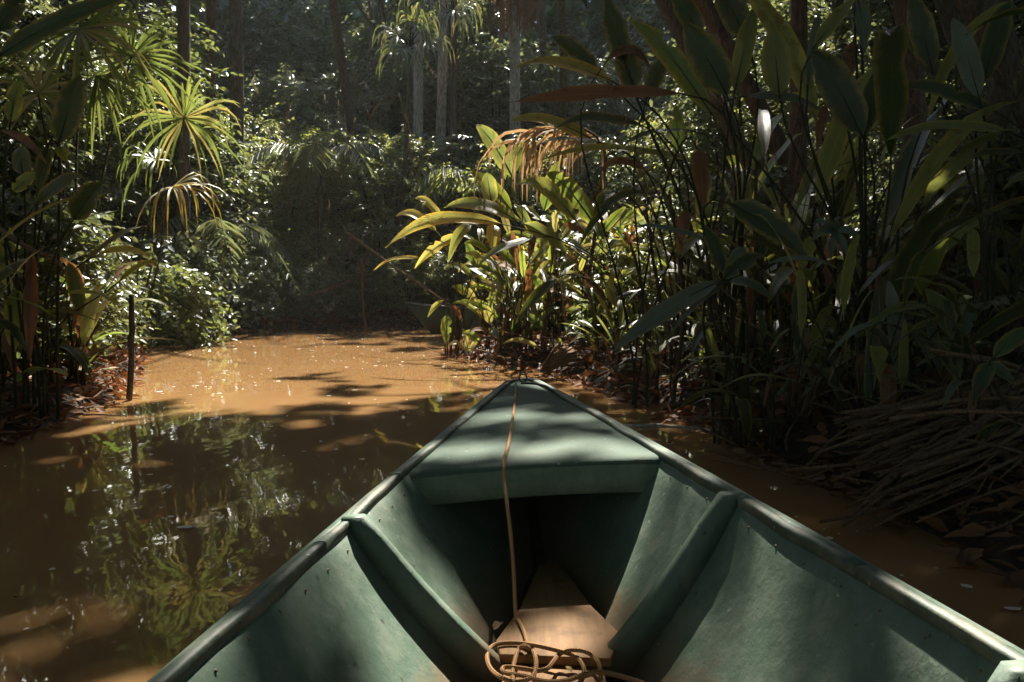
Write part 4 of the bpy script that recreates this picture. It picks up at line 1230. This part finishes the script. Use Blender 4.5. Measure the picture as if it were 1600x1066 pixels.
KR = [clump_proto(i, 'big-leaved clump of dark upright stems in the deep shade of the right bank', GR) for i in (1, 2, 3)]
KL = [clump_proto(i, 'big-leaved clump half hidden in the shade of the left bank', GL, 2.0) for i in (4, 5)]
spots = []
for _ in range(400):
    x, y = pl.uniform(1.8, 6.2), pl.uniform(3.4, 11.0)
    if float(wsdf(np.array([x]), np.array([y]))[0]) < (.55 if y > 5.5 else 1.3) or any((x - a) ** 2 + (y - b_) ** 2 < .62 for a, b_, _, _ in spots) or x > .62 * y + 1.2:
        continue
    spots.append((x, y, pl.uniform(.8, 1.2), pl.uniform(0, 6.28)))
    if len(spots) >= 30:
        break
k0 = len(spots)
for _ in range(600):
    y = pl.uniform(3.9, 10.2)
    x = pl.uniform(1.0, 3.4)
    if not .15 < float(wsdf(np.array([x]), np.array([y]))[0]) < .9 or any((x - a) ** 2 + (y - b_) ** 2 < .14 for a, b_, _, _ in spots[k0:]):
        continue
    spots.append((x, y, pl.uniform(.32, .52), pl.uniform(0, 6.28)))
    if len(spots) >= k0 + 16:
        break
spread(KR, spots)
spots = []
for _ in range(400):
    x, y = pl.uniform(-7, -3.4), pl.uniform(4.6, 10.5)
    if float(wsdf(np.array([x]), np.array([y]))[0]) < .3 or any((x - a) ** 2 + (y - b_) ** 2 < .8 for a, b_, _, _ in spots) or -x > .62 * y + 1.5:
        continue
    spots.append((x, y, pl.uniform(.65, 1.0), pl.uniform(0, 6.28)))
    if len(spots) >= 10:
        break
spread(KL, spots)
fill([A6, A2, A1], 9, -5.6, -3.7, 6.0, 11, .45, .75)
# low plants along the waterline
fill([A7], 16, 1.6, 4.5, 3.6, 10, .6, 1.2, lambda x, y: x < .6 * y)
fill([A7], 10, -.6, 2.0, 10.5, 14, .6, 1.1)
fill([A7], 12, -6.5, -3.6, 5, 15, .7, 1.4)

# ------------------------------------------------------------------ dead frond hanging brown on the point
b0 = base_pt(905, 11.6)
df = thing('dead_palm_frond', 'dry brown palm frond arching over with hanging leaflets behind the sunlit plant', 'palm frond', b0)
pts = catmull([b0, P(935, 330, 11.7), P(945, 240, 11.8), P(915, 203, 11.8), P(860, 200, 11.7), P(815, 225, 11.6)], 6)
v, f = tube(pts - b0, np.linspace(.03, .008, len(pts)), 6)
obj('rachis', mesh_np('rachis', v, f, smooth=True), M['stem_brown'], df)
rs = np.random.default_rng(8)
for i in range(56):
    q = pts[int(len(pts) * (.45 + .54 * i / 56))]
    sd = -1 if i % 2 else 1
    dx = rs.uniform(-1.0, .1)
    L = rs.uniform(.3, 1.0)
    T = q + np.array([dx * .8, sd * rs.uniform(.05, .35), -L])
    ctl = q + np.array([dx * .9, sd * .25, .08])
    sp = bez(q, ctl, T, 6)
    w = np.array([.006, .02, .022, .02, .014, .002])[:, None] * rs.uniform(.7, 1.1)
    u = nrm(np.cross(np.gradient(sp, axis=0), rs.normal(0, 1, 3)))
    V = np.concatenate([sp - u * w, sp + u * w])
    Fq = np.array([(k, k + 1, k + 7, k + 6) for k in range(5)])
    uv = [(0, k / 5) for k in range(6)] + [(1, k / 5) for k in range(6)]
    obj('leaflet', mesh_np('leaflet', V - b0, Fq, uv, np.full(12, rs.random())), M['straw_leaf'], df)

# ------------------------------------------------------------------ sticks, stakes, stalks, litter
def stick(name, label, cat, pts, r0, r1, mat, n=7, group=None):
    pts = catmull(pts, 5) if len(pts) > 2 else np.linspace(pts[0], pts[1], 8)
    pts = pts + rng.normal(0, r0 * .15, pts.shape)
    v, f = tube(pts - pts[0], np.linspace(r0, r1, len(pts)), n)
    o = obj(name, mesh_np(name, v, f, smooth=True), M[mat])
    o.location = pts[0]
    tag(o, label, cat, group)
    return o
stick('stake', 'thin upright stake in the water before the far bank', 'stake', [P(572, 520, 18.7), P(567, 470, 18.7), P(565, 404, 18.7)], .028, .022, 'straw')
stick('pole', 'long thin pole leaning down to the moored canoe', 'pole', [P(540, 362, 19.6), P(620, 420, 18.9), P(700, 474, 18.2)], .030, .022, 'straw')
stick('fallen_branch', 'pale fallen branch slanting over the far bank left of the stake', 'branch', [P(482, 462, 18.9), P(530, 446, 19), P(575, 425, 19.2)], .022, .012, 'straw')
stick('fallen_log', 'short pale log lying on the far bank left of the stake', 'log', [P(508, 487, 19.3), P(522, 474, 19.4), P(532, 462, 19.6)], .09, .06, 'bark_pale')
stick('mossy_post', 'dark mossy post standing in the water off the left bank', 'post', [P(201, 634, 7.85), P(205, 550, 7.85), P(207, 462, 7.85)], .028, .025, 'bark')
stick('crooked_branch', 'crooked dry branch reaching in over the left bank', 'branch', [P(-20, 345, 6.4), P(45, 388, 6.4), P(82, 403, 6.5), P(102, 428, 6.5)], .02, .008, 'straw')
stick('slanting_stick', 'pale stick propped upright in the orange litter at the water edge of the point', 'stick', [P(772, 566, 11.5), P(786, 520, 11.6), P(795, 480, 11.7)], .03, .022, 'straw')
stick('floating_log', 'thin log lying in the water between the canoe and the right bank', 'log', [P(975, 667, 6.45), P(1050, 668, 6.4), P(1118, 676, 6.3)], .025, .02, 'bark_pale')
stick('forked_branch', 'bare pale forked branch among the bushes below the leaning palm stem', 'branch', [P(577, 190, 21.5), P(590, 165, 21.4), P(622, 134, 21.3)], .03, .012, 'straw')
for i, (a, b_, c_, d) in enumerate(((1010, 330, 1075, 7.4), (1045, 300, 1052, 7.2), (985, 380, 1010, 7.8), (1180, 250, 1160, 6.6), (1225, 280, 1240, 6.4), (1130, 300, 1150, 6.6))):
    g = base_pt(c_, d)
    stick('bare_stem', 'bare brown stem standing upright in the thicket of the right bank', 'stem', [g, (g + P(a, b_, d)) / 2 + rng.normal(0, .05, 3), P(a, b_, d)], .022, .012, 'stem_brown', group='bare stems in the right thicket')
for i in range(18):
    px, d = 705 + 17 * i + pr.uniform(-8, 8), pr.uniform(10.9, 13.2)
    g = base_pt(px, d)
    if float(wsdf(g[:1], g[1:2])[0]) < -.05:
        continue
    t_ = g + np.array([pr.uniform(-.4, .4), pr.uniform(-.2, .2), pr.uniform(.5, 1.7)])
    stick('dry_stem', 'dry reddish stem among the sunlit shoots of the point', 'stem', [g, (g + t_) / 2 + rng.normal(0, .04, 3), t_], .014, .007, pr.choice(['straw', 'stem_brown', 'thatch']), 5, group='dry stems on the point')
# hanging dead leaf on the left
hl = thing('hanging_dead_leaf', 'long twisted brown dead leaf hanging over the left bank', 'leaf', P(50, 392, 6.4))
add_blade(hl, P(50, 392, 6.4), P(50, 392, 6.4), P(46, 562, 6.3), .10, 'dead', None, face=75, sag=.0, rag=.5, fold=.9, wave=.25)
# stack of cut dead stalks on the right bank
b0 = base_pt(1480, 4.5)
pile = thing('stalk_pile', 'heap of dead brown palm stalks lying at the water edge on the right bank', 'stalk pile', b0)
v, f = tube(np.stack([np.linspace(0, 1, 6), .008 * np.sin(np.linspace(0, 3, 6)), -.018 * np.linspace(0, 1, 6) ** 2], 1), np.linspace(.0085, .005, 6) , 5)
smesh = [mesh_np('stalk', v * np.array([1, k, k]), f, smooth=True) for k in (1, 1.5, -1.0)]
for i in range(150):
    o = obj('stalk', smesh[i % 3], M['straw'], pile)
    lay = rng.random()
    fan = rng.uniform(-1, 1)
    px, dd = 1555 + rng.normal(0, 55), 4.25 + .38 * fan + .1 * rng.normal()
    st_ = np.array([(px - CX) / FPX * dd, dd, 0])
    st_[2] = max(.02, float(gz(st_[:1], st_[1:2])[0])) + .05 + .22 * lay * (1 - .5 * fan * fan)
    o.location = st_ - b0
    k_ = rng.uniform(.6, 1.4)
    o.scale = (rng.uniform(.35, .75), k_, k_)
    o.rotation_euler = (rng.uniform(0, 6), .10 + .2 * lay + rng.normal(0, .06), math.pi + .3 - .25 * fan + rng.normal(0, .10))
for i, (a, b_, c_, d_, dd) in enumerate(((1447, 545, 1640, 605, 4.4), (1460, 552, 1640, 590, 4.5), (1410, 640, 1650, 625, 4.2), (1335, 690, 1400, 610, 4.7), (1250, 742, 1345, 655, 4.9), (1390, 655, 1640, 650, 4.0))):
    stick('dead_stalk', 'long single dead stalk lying loose above the heap on the right bank', 'stalk', [P(a, b_, dd), (P(a, b_, dd) + P(c_, d_, dd - .15)) / 2 + np.array([0, 0, .03]), P(c_, d_, dd - .15)], .011, .007, 'straw', group='loose dead stalks on the right bank')
# split log end on the point
b0 = base_pt(870, 10.0)
sl = thing('dead_frond_bundle', 'fan of split dead palm sheath lying where the point meets the water', 'dead frond', b0)
for i in range(22):
    a0, a1 = P(845 + i * .6, 580 + rng.uniform(-3, 3), 9.9), P(875 + i * 1.6, 540 + i * .8 + rng.uniform(-6, 6), 10.3)
    v, f = tube(bez(a0, (a0 + a1) / 2 + np.array([0, 0, .06]), a1, 6) - b0, np.linspace(.012, .016, 6), 5)
    obj('strip', mesh_np('strip', v, f, smooth=True), M['straw'], sl)

# leaf litter over the banks
n = 60000
x, y = rng.uniform(-8, 7, n), rng.uniform(2.2, 21, n)
sd_ = wsdf(x, y)
k = (sd_ > -.12) & (sd_ < 3.5) & ((np.abs(x) < .64 * y + 1))
x, y = x[k], y[k]
z = np.maximum(gz(x, y), .004) + rng.uniform(.0, .03, len(x))
p = np.stack([x, y, z], 1)
d = rng.normal(0, 1, p.shape) * np.array([1, 1, .35])
V, F, r = leaves(p, d, np.array([0, 0, 1.0]) + rng.normal(0, .4, p.shape), rng.uniform(.06, .19, len(p)), rng.uniform(.025, .075, len(p)))
o = obj('leaf_litter', mesh_np('leaf_litter', V, F, None, r), M['litter'], kind='stuff')
tag(o, 'brown and orange fallen leaves covering the banks', 'leaf litter')
# twigs on the banks
parts = []
for i in range(420):
    if i < 200: xx, yy = rng.uniform(1.4, 4.5), rng.uniform(3.4, 9)
    elif i < 320: xx, yy = rng.uniform(-1.2, 2.2), rng.uniform(9.5, 14)
    else: xx, yy = rng.uniform(-6.6, -3.3), rng.uniform(5, 17)
    if float(wsdf(np.array([xx]), np.array([yy]))[0]) < -.15: continue
    zz = max(.02, float(gz(np.array([xx]), np.array([yy]))[0]))
    a = rng.uniform(0, 6.28); L = rng.uniform(.2, .8)
    e = np.array([math.cos(a) * L, math.sin(a) * L, rng.uniform(0, .22)])
    s_ = np.array([xx, yy, zz])
    parts.append(tube(bez(s_, s_ + e * .5 + rng.normal(0, .04, 3), s_ + e, 5), np.linspace(.008, .004, 5), 4))
V, F = join(parts)
o = obj('twig_litter', mesh_np('twig_litter', V, F), M['straw'], kind='stuff')
tag(o, 'thin dry twigs scattered over the banks', 'twigs')
# thin hanging vines and bare shoots in the bushes
parts = []
for i in range(150):
    px, d = rng.uniform(150, 760), rng.uniform(17.5, 23)
    if i > 90: px, d = rng.uniform(960, 1600), rng.uniform(6, 9)
    s_ = P(px, rng.uniform(60, 330), d); L = rng.uniform(.5, 2.0)
    e = s_ + np.array([rng.normal(0, .35), rng.normal(0, .2), -L])
    parts.append(tube(bez(s_, (s_ + e) / 2 + rng.normal(0, .2, 3), e, 7), .006 if d > 10 else .004, 4))
V, F = join(parts)
o = obj('hanging_vines', mesh_np('hanging_vines', V, F), M['straw'], kind='stuff')
tag(o, 'thin bare vines hanging among the bushes', 'vines')
# flecks of foam and petals on the water
n = 1090
x = np.concatenate([rng.uniform(-5.5, .6, 1000), rng.uniform(-3, -.8, 60), rng.uniform(1.0, 1.8, 30)])
y = np.concatenate([rng.uniform(6.5, 18.5, 1000), rng.uniform(2.2, 6.5, 60), rng.uniform(2.4, 4, 30)])
k = (wsdf(x, y) < -.1) & (vnoise(x * .9, y * .6, 51) + .5 * vnoise(x * 2.7, y * 2, 52) > .68)
x, y = x[k], y[k]
x = x + .5 * (vnoise(x, y, 50) - .5)
rr = .005 + .018 * rng.random(len(x)) ** 3
a = np.arange(6) * math.pi / 3
V = np.stack([x[:, None] + rr[:, None] * np.cos(a) * rng.uniform(.6, 1.6, (len(x), 1)), y[:, None] + rr[:, None] * np.sin(a) * rng.uniform(.7, 1.6, (len(x), 6)), np.full((len(x), 6), .004) + .004 * rng.random((len(x), 6))], -1).reshape(-1, 3)
F = (np.arange(len(x)) * 6)[:, None] + np.arange(6)
o = obj('floating_flecks', mesh_np('floating_flecks', V, F), M['foam'], kind='stuff')
tag(o, 'pale flecks of foam and petals floating on the water', 'flecks')
for i, (px, py, dxp, mat, lab) in enumerate(((488, 549, 12, 'palm_pale', 'pale floating leaf alone in the middle of the sunlit water'), (690, 572, 14, 'palm_pale', 'pale floating leaf near the tip of the point'),
                                             (27, 934, 9, 'yellow', 'small yellow leaf floating on the dark water at lower left'), (440, 668, 9, 'yellow', 'small orange-yellow leaf floating in the shadow beyond the canoe side'))):
    d = CAMH * FPX / (py - HOR)
    B, T = P(px - dxp / 2, py, d), P(px + dxp / 2, py - 1, d)
    B[2] = T[2] = .010
    t = thing('floating_leaf', lab, 'leaf', B)
    add_blade(t, B, B, T, .4 * np.linalg.norm(T - B), mat, None, face=0, sag=.02, nu=7, nv=4, fold=.1)

# bits of leaf that have dropped into the canoe
for (px, py, zc, ln, ang, mat, lab) in ((783, 620, ztop(.6) + .004, .05, .5, 'dead', 'brown leaf scrap on the foredeck near the bow'), (893, 1051, ZB + .004, .03, 2.0, 'palm_yellow', 'small yellow petal lying among the rope coils'),
                                        (772, 985, ZB + .002, .05, 1.1, 'dead', 'dry brown leaf scrap beside the floorboard at the rope knot'), (720, 668, ztop(1.4) + .004, .025, 2.6, 'dead', 'tiny dark leaf crumb on the foredeck left of the rope')):
    B = W(px, py, zc)
    t = thing('fallen_leaf', lab, 'leaf', B)
    add_blade(t, B, B, B + ln * np.array([math.cos(ang), math.sin(ang), .12]), ln * .45, mat, None, face=0, sag=.15, nu=7, nv=4, fold=.3, midrib=False)

# ------------------------------------------------------------------ tell look-alikes apart by what they stand behind or beside
ORD = 'first second third fourth fifth sixth seventh eighth ninth tenth eleventh twelfth thirteenth fourteenth fifteenth sixteenth seventeenth eighteenth nineteenth twentieth'.split()
O9 = ORD[:9]
for tens, full in (('twenty', 'thirtieth'), ('thirty', 'fortieth'), ('forty', 'fiftieth'), ('fifty', 'sixtieth')):
    ORD += [tens + '-' + w for w in O9] + [full]
REG = ((170, 'behind the left-edge leaves'), (330, 'behind the sunlit fan palm'), (450, 'around the grey-brown trunk'), (600, 'behind the thin stake'), (740, 'around the pale trunks'),
       (900, 'behind the sunlit point'), (1100, 'behind the level leaves'), (1300, 'behind the pale dipping blade'), (1480, 'behind the dark V of leaves'), (1700, 'behind the right-edge leaves'))
buckets = {}
for o in list(col.objects):
    if o.parent is not None or 'group' not in o.keys() or 'label' not in o.keys():
        continue
    x, y = o.location.x, o.location.y
    px = CX + x / max(y, .1) * FPX
    if y < 2.5 or px < -60 or px > 1660:
        continue
    g_ = o['group']
    if g_.startswith('leafy shoots'): key = ('knee-high leafy shoot in the sunlit undergrowth', 'of the point', px)
    elif g_.startswith('loose dead'): key = ('long loose dead stalk above the heap', 'on the right bank', px)
    elif g_.startswith('dry stems'): key = ('dry reddish stem among the sunlit shoots', 'of the point', px)
    elif g_.startswith('bare stems'): key = ('bare brown upright stem', 'in the right thicket', px)
    else:
        kind_ = {'canopy': 'tall bare-trunked forest tree', 'unders': 'slender leafy understory tree', 'bushes': 'dense fine-leaved bush', 'creepe': 'low creeper-covered bush', 'tall b': 'tall layered bush',
                 'low le': 'low leafy plant', 'big-le': 'big-leaved clump in the shade'}[g_[:6]]
        key = (kind_, next(r for lim, r in REG if px < lim), None)
    buckets.setdefault(key[:2], []).append((px if key[2] is not None else y, o))
for (kind_, reg), lst in buckets.items():
    lst.sort(key=lambda t: t[0])
    side = 'from the left' if kind_.startswith(('knee', 'long', 'bare', 'dry')) else 'back from the water'
    for n_, (_, o) in enumerate(lst):
        o['label'] = f'{kind_} {reg}' + (f', {ORD[n_]} {side}' if len(lst) > 1 else '')

# ------------------------------------------------------------------ humid air under the trees
gmin, gmax = float(min(gx[0], gy[0])) - 5, float(max(gx[-1], gy[-1])) + 5
zt = 24.0
V = np.array([(x, y, z) for z in (-2.2, zt) for x, y in ((gmin, gmin), (gmax, gmin), (gmax, gmax), (gmin, gmax))], float)
hz = obj('haze', mesh_np('haze', V, [(3, 2, 1, 0), (4, 5, 6, 7), (0, 1, 5, 4), (1, 2, 6, 5), (2, 3, 7, 6), (3, 0, 4, 7)]), kind='stuff')
b = NT('humid_air')
vol = b.n('ShaderNodeVolumePrincipled', {'Color': (.93, .95, .90, 1), 'Density': .0006, 'Anisotropy': .2})
b.t.links.new(vol.outputs[0], b.out.inputs['Volume'])
hz.data.materials.append(b.m)
tag(hz, 'thin humid air hanging between the trees', 'haze')
